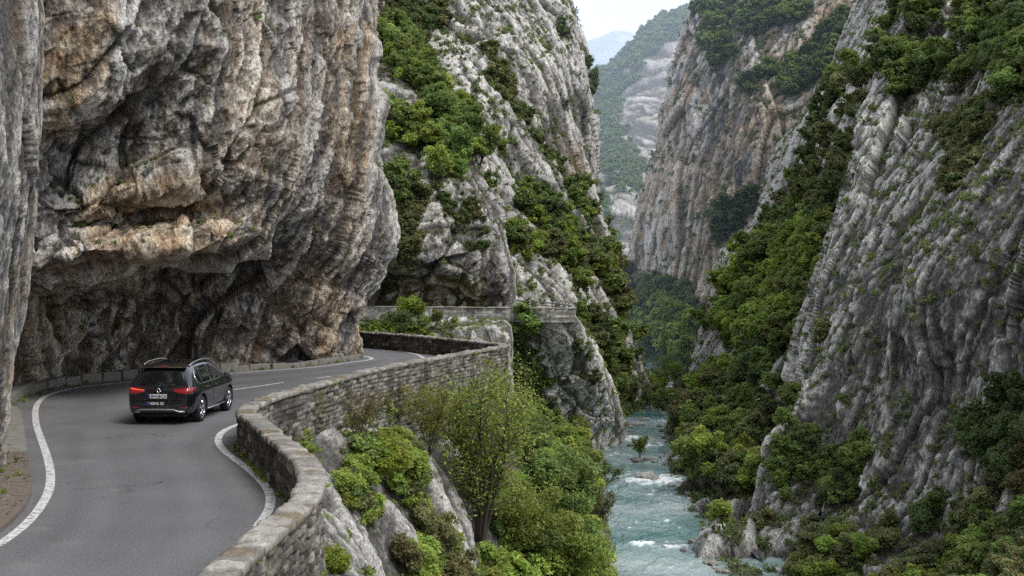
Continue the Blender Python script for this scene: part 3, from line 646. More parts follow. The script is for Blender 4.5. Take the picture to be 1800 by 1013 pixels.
surface('G1', [seven(r) for r in G1], 340, 420, 9.0, 0.42, dip=(-0.3, 0, 1), squash=0.3, tone=-0.06, ochre=0.3, stain=0.42, green=0.2, veg=VEG_G1, seed=11, fine_k=8, name='mountain', contrast=1.1, streak=3)
G2 = [[(900,200,2400),(1040,200,2400),(1120,200,2400),(1300,200,2400)], [(900,120,2800),(1040,120,2800),(1120,120,2800),(1300,120,2800)],
      [(900,85,3000),(1030,68,3000),(1085,54,3000),(1130,68,3000),], [(900,110,3500),(1030,100,3500),(1120,100,3500),(1300,100,3500)]]
surface('G2', PG(G2), 90, 60, 60.0, 0.3, tone=-0.1, green=0.5, seed=12, name='mountain', stain=0.3)

# haze in the distant part of the valley
m, nt_, out = new_mat('haze'); vs_ = N(nt_, 'ShaderNodeVolumeScatter'); vs_.inputs['Color'].default_value = (0.84, 0.92, 1.0, 1); vs_.inputs['Density'].default_value = 0.00042; vs_.inputs['Anisotropy'].default_value = 0.0
ve_ = N(nt_, 'ShaderNodeEmission'); ve_.inputs['Color'].default_value = (0.30, 0.46, 0.74, 1); ve_.inputs['Strength'].default_value = 0.00042 * 0.75  # bluish glow added in place of daylight scattered by the haze
va_ = N(nt_, 'ShaderNodeAddShader'); nt_.links.new(vs_.outputs['Volume'], va_.inputs[0]); nt_.links.new(ve_.outputs['Emission'], va_.inputs[1])
nt_.links.new(va_.outputs['Shader'], out.inputs['Volume'])
mb = MB(); mb.box((300, 2300, 420), (2600, 4160, 920)); tag(mb.build('haze', m), kind='structure')
# ------------------------------------------------------------------ road, markings, kerb, verge
def spline(pts, step):
    pts = np.array(pts, float); n = len(pts)
    W = cr_matrix(n, np.linspace(0, n - 1, n * 40)); q = W @ pts
    s = np.concatenate([[0], np.cumsum(np.linalg.norm(np.diff(q, axis=0), axis=1))])
    m = max(2, int(s[-1] / step)); t = np.linspace(0, s[-1], m)
    return np.stack([np.interp(t, s, q[:, k]) for k in range(q.shape[1])], 1), t
def tangents(q):
    t = np.gradient(q[:, :2], axis=0); return unit(t)
def poly_sheet(name, pts, z, mat, thick=0.0, kind='structure'):
    bm = bmesh.new(); vs = [bm.verts.new((p[0], p[1], z)) for p in pts]
    es = [bm.edges.new((vs[i], vs[(i + 1) % len(vs)])) for i in range(len(vs))]
    r = bmesh.ops.triangle_fill(bm, edges=es, use_beauty=True)
    if thick:
        ex = bmesh.ops.extrude_face_region(bm, geom=list(bm.faces))
        bmesh.ops.translate(bm, verts=[v for v in ex['geom'] if isinstance(v, bmesh.types.BMVert)], vec=(0, 0, -thick))
    bmesh.ops.recalc_face_normals(bm, faces=bm.faces)
    me = bpy.data.meshes.new(name); bm.to_mesh(me); bm.free()
    if not thick:
        if me.polygons and me.polygons[0].normal.z < 0: me.flip_normals()
    o = link(name, me, None, [mat]); 
    if kind: tag(o, kind=kind)
    return o

WALL_IN = [(-3.35,6),(-3.32,13.4),(-3.25,15.2),(-3.16,17.2),(-3.2,18.6),(-3.38,19.8),(-3.83,21.7),(-4.61,23.9),(-5.75,27.2),(-6.27,28.6),(-6.5,30),(-6.47,31),(-6.41,32.5),(-5.72,36.7),(-4.98,41),(-4.02,44.6),(-2.5,49.3),(-1.0,53.7),(-0.55,55.2),(-0.95,56.8),(-2.9,60.3),(-5.9,65),(-8.5,68.3),(-13.6,75),(-20,83)]
W_IN, W_S = spline(WALL_IN, 0.03)

m, nt_, out = new_mat('asphalt')
b = N(nt_, 'ShaderNodeBsdfPrincipled'); b.inputs['Roughness'].default_value = 0.78; b.inputs['Specular IOR Level'].default_value = 0.35
tcn = N(nt_, 'ShaderNodeTexCoord')
n1 = N(nt_, 'ShaderNodeTexNoise'); n1.inputs['Scale'].default_value = 0.35; n1.inputs['Detail'].default_value = 6
n2 = N(nt_, 'ShaderNodeTexNoise'); n2.inputs['Scale'].default_value = 60; n2.inputs['Detail'].default_value = 4
n3 = N(nt_, 'ShaderNodeTexNoise'); n3.inputs['Scale'].default_value = 2.5; n3.inputs['Detail'].default_value = 8
for n in (n1, n2, n3): nt_.links.new(tcn.outputs['Object'], n.inputs['Vector'])
rp = N(nt_, 'ShaderNodeValToRGB'); rp.color_ramp.elements[0].position = 0.35; rp.color_ramp.elements[0].color = (0.098, 0.093, 0.100, 1)
rp.color_ramp.elements[1].position = 0.68; rp.color_ramp.elements[1].color = (0.148, 0.142, 0.150, 1)
nt_.links.new(n1.outputs['Fac'], rp.inputs['Fac'])
r2 = N(nt_, 'ShaderNodeMapRange'); r2.inputs['From Min'].default_value = 0.3; r2.inputs['From Max'].default_value = 0.7; r2.inputs['To Min'].default_value = 0.72; r2.inputs['To Max'].default_value = 1.28
nt_.links.new(n2.outputs['Fac'], r2.inputs['Value'])
r3 = N(nt_, 'ShaderNodeMapRange'); r3.inputs['From Min'].default_value = 0.35; r3.inputs['From Max'].default_value = 0.65; r3.inputs['To Min'].default_value = 0.86; r3.inputs['To Max'].default_value = 1.12
nt_.links.new(n3.outputs['Fac'], r3.inputs['Value'])
mm = N(nt_, 'ShaderNodeMath', operation='MULTIPLY'); nt_.links.new(r2.outputs['Result'], mm.inputs[0]); nt_.links.new(r3.outputs['Result'], mm.inputs[1])
mx = N(nt_, 'ShaderNodeMix', data_type='RGBA', blend_type='MULTIPLY'); mx.inputs['Factor'].default_value = 1
nt_.links.new(rp.outputs['Color'], mx.inputs['A']); nt_.links.new(mm.outputs['Value'], mx.inputs['B']); nt_.links.new(mx.outputs['Result'], b.inputs['Base Color'])
bp = N(nt_, 'ShaderNodeBump'); bp.inputs['Strength'].default_value = 0.25; bp.inputs['Distance'].default_value = 0.01
nt_.links.new(n2.outputs['Fac'], bp.inputs['Height']); nt_.links.new(bp.outputs['Normal'], b.inputs['Normal']); nt_.links.new(b.outputs['BSDF'], out.inputs['Surface'])
M_ASPH = m

m, nt_, out = new_mat('road_paint')
b = N(nt_, 'ShaderNodeBsdfPrincipled'); b.inputs['Roughness'].default_value = 0.7
tcn = N(nt_, 'ShaderNodeTexCoord'); n1 = N(nt_, 'ShaderNodeTexNoise'); n1.inputs['Scale'].default_value = 9; n1.inputs['Detail'].default_value = 9; n1.inputs['Roughness'].default_value = 0.7
nt_.links.new(tcn.outputs['Object'], n1.inputs['Vector'])
rp = N(nt_, 'ShaderNodeValToRGB'); rp.color_ramp.elements[0].position = 0.40; rp.color_ramp.elements[0].color = (0.19, 0.185, 0.18, 1)
rp.color_ramp.elements[1].position = 0.52; rp.color_ramp.elements[1].color = (0.6, 0.59, 0.57, 1)
nt_.links.new(n1.outputs['Fac'], rp.inputs['Fac']); nt_.links.new(rp.outputs['Color'], b.inputs['Base Color']); nt_.links.new(b.outputs['BSDF'], out.inputs['Surface'])
M_PAINT = m

left_b = [(-9.3,6),(-10,15),(-11,20),(-12,24),(-13.5,29),(-16,34),(-18.5,40),(-21,47),(-20,52),(-15,56),(-10,59.5),(-8.6,61.5),(-10,65),(-14,70),(-22,80),(-24,84)]
edge_r = W_IN + np.c_[tangents(W_IN)[:, 1], -tangents(W_IN)[:, 0]] * 0.2
gx_, gy_ = np.arange(-24.5, 0.6, 0.10), np.arange(6, 85, 0.10); GXr, GYr = np.meshgrid(gx_, gy_)
inside = in_poly(GXr, GYr, left_b + [(p[0], p[1]) for p in edge_r[::-20]])
def poly_dist(pts):
    d = np.full(GXr.shape, 1e9); pts = np.asarray(pts)
    for i in range(len(pts)):
        d = np.minimum(d, (GXr - pts[i, 0]) ** 2 + (GYr - pts[i, 1]) ** 2)
    return np.sqrt(d)
ll, _ = spline([G(*p)[:2] for p in [(-120,1010),(-40,975),(0,956),(45,922),(73,888),(87,858),(88,826),(80,794),(70,766),(63,742),(63,718),(72,703),(90,693),(130,683),(235,671),(405,657),(560,645),(645,633.5),(654,630.5),(628,624)]], 0.35)
dl, dr = poly_dist(ll), poly_dist(W_IN[::9]); fr_ = dl / np.maximum(dl + dr - 0.5, .1)
pr = np.stack([GXr, GYr, np.zeros_like(GXr)], -1)
trk = sum(np.exp(-((fr_ - c_ + .012 * perlin(pr * .3)) / 0.06) ** 2) for c_ in (.17, .40, .62, .86))
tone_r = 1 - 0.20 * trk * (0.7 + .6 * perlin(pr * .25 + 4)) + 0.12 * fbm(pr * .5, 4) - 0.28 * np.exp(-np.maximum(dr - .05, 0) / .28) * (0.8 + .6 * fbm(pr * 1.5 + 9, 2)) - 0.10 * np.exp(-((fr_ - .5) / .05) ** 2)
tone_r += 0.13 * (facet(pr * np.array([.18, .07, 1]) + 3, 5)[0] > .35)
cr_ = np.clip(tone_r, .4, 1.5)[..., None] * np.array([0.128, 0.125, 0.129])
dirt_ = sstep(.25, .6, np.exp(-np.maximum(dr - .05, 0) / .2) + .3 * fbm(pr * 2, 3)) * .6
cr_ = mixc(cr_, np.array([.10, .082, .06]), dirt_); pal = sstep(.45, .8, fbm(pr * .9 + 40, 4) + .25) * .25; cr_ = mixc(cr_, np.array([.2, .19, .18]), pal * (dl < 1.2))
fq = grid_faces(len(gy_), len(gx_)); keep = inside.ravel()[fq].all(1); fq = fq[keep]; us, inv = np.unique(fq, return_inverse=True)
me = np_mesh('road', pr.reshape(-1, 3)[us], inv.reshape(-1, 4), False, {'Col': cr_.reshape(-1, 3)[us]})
if me.polygons[0].normal.z < 0: me.flip_normals()
m, nt_, out = new_mat('asphalt_main'); b = N(nt_, 'ShaderNodeBsdfPrincipled'); b.inputs['Roughness'].default_value = 0.72; b.inputs['Specular IOR Level'].default_value = 0.4
a_ = N(nt_, 'ShaderNodeAttribute', attribute_name='Col'); tcn = N(nt_, 'ShaderNodeTexCoord')
n2 = N(nt_, 'ShaderNodeTexNoise'); n2.inputs['Scale'].default_value = 24; n2.inputs['Detail'].default_value = 5; n2.inputs['Roughness'].default_value = 0.75
nw = N(nt_, 'ShaderNodeTexNoise'); nw.inputs['Scale'].default_value = 1.3; nw.inputs['Detail'].default_value = 5
va = N(nt_, 'ShaderNodeVectorMath', operation='MULTIPLY_ADD'); va.inputs[1].default_value = (.9, .9, .9)
vo = N(nt_, 'ShaderNodeTexVoronoi', feature='DISTANCE_TO_EDGE'); vo.inputs['Scale'].default_value = 0.5
nm = N(nt_, 'ShaderNodeTexNoise'); nm.inputs['Scale'].default_value = 0.28; nm.inputs['Detail'].default_value = 3
for n in (n2, nw, nm): nt_.links.new(tcn.outputs['Object'], n.inputs['Vector'])
nt_.links.new(nw.outputs['Color'], va.inputs[0]); nt_.links.new(tcn.outputs['Object'], va.inputs[2]); nt_.links.new(va.outputs['Vector'], vo.inputs['Vector'])
c1_ = N(nt_, 'ShaderNodeMapRange'); c1_.inputs['From Min'].default_value = 0.0; c1_.inputs['From Max'].default_value = 0.012; c1_.inputs['To Min'].default_value = 1; c1_.inputs['To Max'].default_value = 0; nt_.links.new(vo.outputs['Distance'], c1_.inputs['Value'])
c2_ = N(nt_, 'ShaderNodeMapRange'); c2_.inputs['From Min'].default_value = 0.52; c2_.inputs['From Max'].default_value = 0.6; nt_.links.new(nm.outputs['Fac'], c2_.inputs['Value'])
cm = N(nt_, 'ShaderNodeMath', operation='MULTIPLY'); nt_.links.new(c1_.outputs['Result'], cm.inputs[0]); nt_.links.new(c2_.outputs['Result'], cm.inputs[1])
r2 = N(nt_, 'ShaderNodeMapRange'); r2.inputs['From Min'].default_value = 0.3; r2.inputs['From Max'].default_value = 0.7; r2.inputs['To Min'].default_value = 0.5; r2.inputs['To Max'].default_value = 1.5; nt_.links.new(n2.outputs['Fac'], r2.inputs['Value'])
ms_ = N(nt_, 'ShaderNodeMath', operation='MULTIPLY_ADD'); ms_.inputs[1].default_value = -0.5; nt_.links.new(cm.outputs['Value'], ms_.inputs[0]); nt_.links.new(r2.outputs['Result'], ms_.inputs[2])
mx = N(nt_, 'ShaderNodeMix', data_type='RGBA', blend_type='MULTIPLY'); mx.inputs['Factor'].default_value = 1
nt_.links.new(a_.outputs['Color'], mx.inputs['A']); nt_.links.new(ms_.outputs['Value'], mx.inputs['B']); nt_.links.new(mx.outputs['Result'], b.inputs['Base Color'])
bp = N(nt_, 'ShaderNodeBump'); bp.inputs['Strength'].default_value = 0.4; bp.inputs['Distance'].default_value = 0.012; nt_.links.new(n2.outputs['Fac'], bp.inputs['Height']); nt_.links.new(bp.outputs['Normal'], b.inputs['Normal'])
nt_.links.new(b.outputs['BSDF'], out.inputs['Surface'])
tag(link('road', me, None, [m]), kind='structure')

def ribbon(name, px_pts, w_, z=0.004, world=False):
    pts = [G(*p)[:2] for p in px_pts] if not world else px_pts
    q, s = spline(pts, 0.15); t = tangents(q); nr = np.stack([t[:, 1], -t[:, 0]], 1)
    a = q - nr * w_ / 2; c = q + nr * w_ / 2
    v = np.concatenate([np.c_[a, np.full(len(a), z)], np.c_[c, np.full(len(c), z)]]); n = len(a)
    i = np.arange(n - 1); f = np.stack([i, i + n, i + 1 + n, i + 1], 1)
    return tag(link(name, np_mesh(name, v, f, False), None, [M_PAINT]), kind='structure')
ribbon('road_marking', [(-120,1010),(-40,975),(0,956),(45,922),(73,888),(87,858),(88,826),(80,794),(70,766),(63,742),(63,718),(72,703),(90,693),(130,683),(182,676),(235,671),(320,664),(405,657),(480,651),(560,645),(612,638),(645,633.5),(654,630.5),(647,627.5),(628,624)], 0.17)
ribbon('road_marking', [(453,925),(466,908),(475,888),(473,866),(458,845),(430,820),(398,796),(384,778),(388,763),(402,753),(422,745)], 0.17)
ribbon('road_marking', [(410,685.5),(455,679),(499,672.5)], 0.13)
ribbon('road_marking', [(557,665),(582,662)], 0.13)
ribbon('road_marking', [(697,617),(716,619.5),(734,624),(746,630)], 0.15)

M_STONE = attr_mat('masonry_stone', 16, 0.5, 0.9, 0.35, 0.2, 0.02)
M_KERB = simple('kerb_stone', (0.165, 0.155, 0.135), 0.9, noise=0.6, nscale=6)
M_DIRT = simple('verge_dirt', (0.13, 0.105, 0.085), 0.95, noise=0.6, nscale=5)
M_SLAB = simple('footway_concrete', (0.185, 0.175, 0.155), 0.9, noise=0.5, nscale=5)
def kerb(px_pts, h, wd):
    q, s = spline([G(*p)[:2] for p in px_pts], 0.05); t = tangents(q); mb = MB(); x = 0.0
    while x < s[-1] - 0.3:
        ln = random.uniform(0.6, 1.3); i = int(np.searchsorted(s, min(x + ln / 2, s[-1] - .02)))
        a = math.atan2(t[i, 1], t[i, 0]); hh = h * random.uniform(0.85, 1.15)
        c = q[i] + np.array([-t[i, 1], t[i, 0]]) * (wd / 2 + random.uniform(-.03, .03))
        mb.box((c[0], c[1], hh / 2 - 0.05), (ln * 0.97, wd, hh + 0.1), Matrix.Rotation(a + random.uniform(-.04, .04), 3, 'Z'), 0.93); x += ln
    tag(mb.build('kerb', M_KERB, None, bevel=0.035), kind='structure')
kerb([(14,716),(51,696),(88,685),(136,676),(184,670.5),(236,666),(330,659),(405,653.5)], 0.34, 0.45)
kerb([(405,653.5),(456,650),(506,647),(557,642),(608,635),(632,630.5),(637,627),(626,622)], 0.2, 0.35)
edge = [(30,722),(37,730),(42,760),(48,802),(55,826),(57,850),(54,872),(46,893),(22,920),(0,937),(-60,968)]
e_w = [G(*p)[:2] for p in edge]
slab = e_w[:4] + [(-13.6, 27), (-14.6, 30), (-16.2, 34), (-17.2, 38), (-17.3, 40)]
poly_sheet('footway', slab, 0.11, M_SLAB, 0.15)
poly_sheet('verge', e_w[3:] + [(-11.5, 18), (-12, 22), (-13, 26), (-13.6, 27)], 0.085, M_DIRT, 0.15)

# ------------------------------------------------------------------ stone walls
def masonry(q, s, out_sign, off, z0, z1, dz, base, mortar, ch=0.2, ln=0.42, rough=1.0, moss=0.3, seed=0, caps=True):
    """vertical masonry face along a line; returns (verts, faces, cols)"""
    t = tangents(q); nr = np.stack([t[:, 1], -t[:, 0]], 1) * 1.0
    z0a = np.broadcast_to(np.asarray(z0, float), s.shape); nz = int((z1 - np.min(z0a)) / dz) + 2
    h = np.linspace(0, 1, nz)[:, None]; Z = z0a[None] + (z1 - z0a[None]) * h
    Sg = np.broadcast_to(s[None], Z.shape); zero = np.zeros_like(Z)
    wp = np.stack([Sg, Z, zero + seed * 3.3], -1)
    hh = Z + 0.045 * perlin(wp * np.array([.45, .9, 1])) + 0.02 * perlin(wp * 3.5); ss = Sg + 0.07 * perlin(wp * 1.7 + 9) + 0.03 * perlin(wp * 5 + 1)
    ci = np.floor(hh / ch).astype(np.int64); fr = hh / ch - ci
    k1 = (ci * 7919 + seed * 131) & 4095; li = ln * (0.65 + 0.8 * RAN[k1]); x = ss / li + RAN[(k1 + 77) & 4095] * 10
    j = np.floor(x).astype(np.int64); fx = x - j; k2 = (ci * 7919 ^ j * 10433 ^ seed * 77) & 4095
    ed = np.minimum(np.minimum(fx, 1 - fx) * li, np.minimum(fr, 1 - fr) * ch)
    mo = sstep(0.003, 0.017, ed + 0.012 * perlin(wp * 9))
    fine = fbm(wp * 7.0, 3)
    d = (-0.028 * (1 - mo) + (RAN[k2] - 0.5) * 0.045 * mo + 0.014 * fine) * rough
    o = (off + d * out_sign)
    v = np.stack([q[None, :, 0] + nr[None, :, 0] * o, q[None, :, 1] + nr[None, :, 1] * o, Z], -1)
    r = 0.55 + 0.95 * RAN[(k2 + 999) & 4095]
    grime = np.clip(0.85 + 0.55 * fbm(wp * np.array([0.9, 0.5, 1]) + 60, 4), 0.3, 1.3) * np.clip(0.95 + 0.5 * perlin(wp * np.array([5, 0.35, 1]) + 3), 0.45, 1.25)
    col = np.array(base, np.float32) * (r * (1 + 0.45 * fine) * grime)[..., None]
    col = mixc(col, mortar, 1 - mo)
    pale = (RAN[(k2 + 555) & 4095] > 0.88) * 0.5
    col = mixc(col, np.array([0.42, 0.39, 0.34]), pale * mo)
    ms = sstep(0.1, 0.6, fbm(wp * 0.7 + 33, 4) - 0.5 + moss)
    col = mixc(col, np.array([0.075, 0.085, 0.025]), ms * 0.75)
    f = grid_faces(nz, len(s))
    if out_sign < 0: f = f[:, ::-1]
    return v.reshape(-1, 3), f, np.clip(col.reshape(-1, 3), 0.01, .6)
def join(parts):
    vs, fs, cs = [], [], []; n = 0
    for v, f, c in parts: vs.append(v); fs.append(f + n); cs.append(c); n += len(v)
    return np.concatenate(vs), np.concatenate(fs), np.concatenate(cs)
def sub(q, s, a, b):
    m = (s >= a) & (s <= b); return q[m], s[m]
def coping(q, s, z, wd, off, ln, th, seed):
    """cap stones laid along the wall top, each rounded and slightly out of line"""
    t = tangents(q); r = random.Random(seed); V, Fc, Cc = [], [], []; n = 0; x = s[0] + 0.02
    while x < s[-1] - 0.25:
        l = ln * r.uniform(0.7, 1.35); i = int(np.searchsorted(s, min(x + l / 2, s[-1]))); i = min(i, len(s) - 1)
        tx, ty = t[i]; ex = np.array([tx, ty, 0]); ey = np.array([ty, -tx, 0]); c = np.array([q[i, 0], q[i, 1], z]) + ey * (off + r.uniform(-.015, .015))
        hh = th + r.uniform(-.015, .035); ww = wd * r.uniform(.95, 1.06); nu, nv_ = 7, 7
        g = np.linspace(-1, 1, nu); gu, gv = np.meshgrid(g, g)
        up = 1 - 0.22 * np.abs(gu) ** 8 - 0.20 * np.abs(gv) ** 8
        pts = c + gu[..., None] * ex * (l / 2 * 0.985) + gv[..., None] * ey * (ww / 2)
        pts = pts + np.array([0, 0, 1]) * (up * hh)[..., None]
        pts = pts + ((fbm(pts * 4.5 + seed, 4) * 0.034)[..., None]) * np.array([.3, .3, 1])
        # skirt
        bx = [(a_, b_) for a_, b_ in [(0, k) for k in range(nu)] + [(k, nu - 1) for k in range(1, nu)] + [(nu - 1, nu - 1 - k) for k in range(1, nu)] + [(nu - 1 - k, 0) for k in range(1, nu - 1)]]
        top_i = [a_ * nu + b_ for a_, b_ in bx]; low = pts.reshape(-1, 3)[top_i].copy(); low[:, 2] = z - 0.01
        vv = np.concatenate([pts.reshape(-1, 3), low]); m_ = nu * nu
        ff = [list(f_) for f_ in grid_faces(nu, nu)]
        for k in range(len(bx)): ff.append([top_i[k], m_ + k, m_ + (k + 1) % len(bx), top_i[(k + 1) % len(bx)]])
        tone = r.uniform(0.6, 1.25); li = sstep(0.0, 0.45, fbm(vv * 1.6 + 3, 4)) 
        cc = np.array([0.25, 0.235, 0.21]) * tone * (1 + 0.35 * fbm(vv * 9, 3))[:, None]
        cc = mixc(cc, np.array([0.15, 0.115, 0.07]), li * (0.8 if r.random() < 0.6 else 0.25)); 
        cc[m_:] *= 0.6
        V.append(vv); Fc.append(np.array(ff)[:, ::-1] + n); Cc.append(cc); n += len(vv); x += l
    return np.concatenate(V), np.concatenate(Fc), np.clip(np.concatenate(Cc), .01, .6)
TW = 0.38
sB = W_S[-1]
wall = empty('stone_wall', (W_IN[0, 0], W_IN[0, 1], 0)); tag(wall, 'long winding stone parapet with rounded cap stones along the valley side of the road', 'wall')
wall.location = (0, 0, 0)
s_cor = W_S[np.argmin(np.hypot(W_IN[:, 0] + .55, W_IN[:, 1] - 55.2))]
near_, far_ = sub(W_IN, W_S, 0, 26), sub(W_IN, W_S, 26, sB)
thin = lambda qs, k: (qs[0][::k], qs[1][::k])
par = []
for qs, dz in ((near_, 0.018), (thin(far_, 2), 0.03)):
    q, s = qs
    par.append(masonry(q, s, -1, 0.0, -0.05, 0.78, dz, (0.115, 0.102, 0.088), (0.05, 0.045, 0.038), ch=0.19, moss=0.2, seed=1))  # inner face darker: its shade and dirt put into the base colour
    par.append(masonry(q, s, 1, TW, -0.55, 0.78, dz, (0.165, 0.15, 0.13), (0.06, 0.055, 0.05), ch=0.135, ln=0.33, rough=1.5, moss=0.18, seed=2))
v, f, c = join(par)
link('parapet', np_mesh('parapet', v, f, True, {'Col': c}), wall, [M_STONE])
v, f, c = coping(W_IN[::2], W_S[::2], 0.775, TW + 0.06, TW / 2, 0.38, 0.085, 4)
link('coping', np_mesh('coping', v, f, True, {'Col': c}), wall, [M_STONE])
q, s = thin((W_IN, W_S), 2)
z0 = np.interp(q[:, 1], [6, 18, 24, 30, 36, 45, 52, 56, 62, 90], [-2.2, -1.2, -1.0, -1.6, -3, -5, -7.5, -9.5, -7, -5]); z0 = np.where(s > s_cor, -7.5, z0)
v, f, c = masonry(q, s, 1, TW - 0.07, z0, -0.45, 0.045, (0.25, 0.24, 0.21), (0.13, 0.125, 0.11), ch=0.17, ln=0.34, rough=2.4, moss=0.5, seed=3)
link('retaining_wall', np_mesh('retaining_wall', v, f, True, {'Col': c}), wall, [M_STONE])

# --- second road across the ravine
o2 = [(-34,127),(-20,128.6),(-8.7,127.4),(-3,125.6),(0,124.9),(3.3,123.2),(5.2,123.1),(6.0,125),(5.6,132),(3.6,141),(0,152),(-6,163)]
q2, s2 = spline(o2, 0.12)
inner2 = [(-14,164),(-6,152),(-1.5,140),(-1.5,134.5),(-5,137),(-12,139.5),(-20,139),(-34,137)]
poly_sheet('road', [(p[0], p[1]) for p in q2[::12]] + inner2, 0.0, M_ASPH)
k_n = np.argmin(np.hypot(q2[:, 0] - 6.0, q2[:, 1] - 125.6))
wall2 = empty('stone_wall'); tag(wall2, 'low pale stone wall edging the second road across the ravine', 'wall')
qa, sa = q2[:k_n], s2[:k_n]
v, f, c = join([masonry(qa, sa, 1, 0.4, -0.8, 0.55, 0.12, (0.34, 0.33, 0.30), (0.15, 0.145, 0.13), ch=0.3, ln=0.7, moss=0.25, seed=5), masonry(qa, sa, -1, 0.0, -0.05, 0.55, 0.15, (0.15, 0.14, 0.12), (0.09, 0.085, 0.07), ch=0.3, ln=0.7, moss=0.25, seed=6)])
link('parapet', np_mesh('parapet', v, f, True, {'Col': c}), wall2, [M_STONE])
v, f, c = coping(qa[::2], sa[::2], 0.545, 0.52, 0.2, 1.1, 0.09, 9)
link('coping', np_mesh('coping', v, f, True, {'Col': np.clip(c * 1.15, 0, .6)}), wall2, [M_STONE])
rail = empty('guard_rail'); tag(rail, 'thin grey guard rail with short posts around the far bend of the second road', 'railing')
M_RAIL = simple('rail_metal', (0.34, 0.34, 0.33), 0.5, 0.4, noise=0.25, nscale=3); M_POST = simple('post_concrete', (0.5, 0.49, 0.46), 0.8, noise=0.2, nscale=4)
qb, sb = q2[k_n - 4:], s2[k_n - 4:]
mb = MB(); pts = [(x, y, 0.72) for x, y in qb[::4]]; mb.tube(pts, 0.085, 6); mb.tube([(x, y, 0.38) for x, y, z in pts], 0.06, 6); mb.build('rail', M_RAIL, rail)
for k in range(0, len(qb), 26):
    mb = MB(); mb.box((qb[k, 0] + .1, qb[k, 1], 0.4), (0.2, 0.2, 0.95), None, 0.85); mb.build('post', M_POST, rail)

# ------------------------------------------------------------------ river
ys = np.exp(np.linspace(math.log(66), math.log(420), 520)); xs = np.linspace(0, 1, 230)
X = (-6 + xs[None] * 66) * (ys[:, None] / 200 * 0.75 + 0.35) + np.interp(ys, [66, 200, 420], [1, 4, 10])[:, None]
Y = np.broadcast_to(ys[:, None], X.shape)
pw = np.stack([X, Y, np.zeros_like(X)], -1)
wpx, wpy = proj(np.stack([X, Y, np.full_like(X, WATER)], -1))
fz = np.zeros_like(X)
for cx_, cy_, rx_, ry_, st in [(1150,846,70,11,.95),(1165,868,45,30,.4),(1128,957,36,4,.9),(1180,963,48,4,.8),(1070,800,34,16,.45),(1110,772,40,7,.75),(1150,783,24,5,.7),(1165,742,26,5,.6),(1185,690,26,34,.7),(1160,905,60,30,.2),(1100,835,30,8,.5),(1190,1000,70,18,.3),(1120,1005,40,8,.25)]:
    fz = np.maximum(fz, st * np.exp(-(((wpx - cx_) / rx_) ** 2 + ((wpy - cy_) / ry_) ** 2) ** 1.3))
flow = perlin(pw * np.array([0.9, 0.35, 1])) * 0.5 + fbm(pw * np.array([2.2, 0.9, 1]) + 5, 4) * 0.8
foam = np.clip(sstep(0.55, 1.0, fz * 1.1 + 0.6 * flow + 0.08) + 0.6 * sstep(0.62, 1.1, flow + 0.5 * fbm(pw * 0.12 + 4, 2)), 0, 1)
zz = WATER + 0.10 * fbm(pw * np.array([1.1, .55, 1]), 3) + 0.06 * perlin(pw * 3.0) + 0.16 * fz + 0.05 * foam
deep = np.clip(0.5 + 0.6 * fbm(pw * 0.11 + 8, 3), 0, 1)
colw = mixc(np.broadcast_to(np.array([0.035, 0.135, 0.125], np.float32), X.shape + (3,)), np.array([0.36, 0.43, 0.42]), deep)
colw = mixc(colw, np.array([0.74, 0.79, 0.78]), foam)
m, nt_, out = new_mat('river_water')
b = N(nt_, 'ShaderNodeBsdfPrincipled'); b.inputs['Specular IOR Level'].default_value = 0.5
a = N(nt_, 'ShaderNodeAttribute', attribute_name='Col'); fa = N(nt_, 'ShaderNodeAttribute', attribute_name='foam')
nt_.links.new(a.outputs['Color'], b.inputs['Base Color'])
mr = N(nt_, 'ShaderNodeMapRange'); mr.inputs['To Min'].default_value = 0.12; mr.inputs['To Max'].default_value = 0.8; nt_.links.new(fa.outputs['Fac'], mr.inputs['Value']); nt_.links.new(mr.outputs['Result'], b.inputs['Roughness'])
tcn = N(nt_, 'ShaderNodeTexCoord'); mpn = N(nt_, 'ShaderNodeMapping'); mpn.inputs['Scale'].default_value = (2.4, 1.2, 1); nn = N(nt_, 'ShaderNodeTexNoise'); nn.inputs['Scale'].default_value = 1.2; nn.inputs['Detail'].default_value = 6
nt_.links.new(tcn.outputs['Object'], mpn.inputs['Vector']); nt_.links.new(mpn.outputs['Vector'], nn.inputs['Vector'])
bp = N(nt_, 'ShaderNodeBump'); bp.inputs['Strength'].default_value = 0.55; bp.inputs['Distance'].default_value = 0.3; nt_.links.new(nn.outputs['Fac'], bp.inputs['Height']); nt_.links.new(bp.outputs['Normal'], b.inputs['Normal'])
nt_.links.new(b.outputs['BSDF'], out.inputs['Surface'])
o = link('river', np_mesh('river', np.stack([X, Y, zz], -1).reshape(-1, 3), grid_faces(520, 230), True, {'Col': colw.reshape(-1, 3), 'foam': foam.ravel()}), None, [m]); tag(o, kind='structure')
# gorge floor far below everything, out to the horizon
mb = MB(); mb.add([(-6000, -300, -19.5), (6000, -300, -19.5), (6000, 9000, -19.5), (-6000, 9000, -19.5)], [(0, 1, 2, 3)])
tag(mb.build('ground', simple('ground_soil', (0.11, 0.10, 0.08), 0.95, noise=0.4, nscale=0.4)), kind='structure')

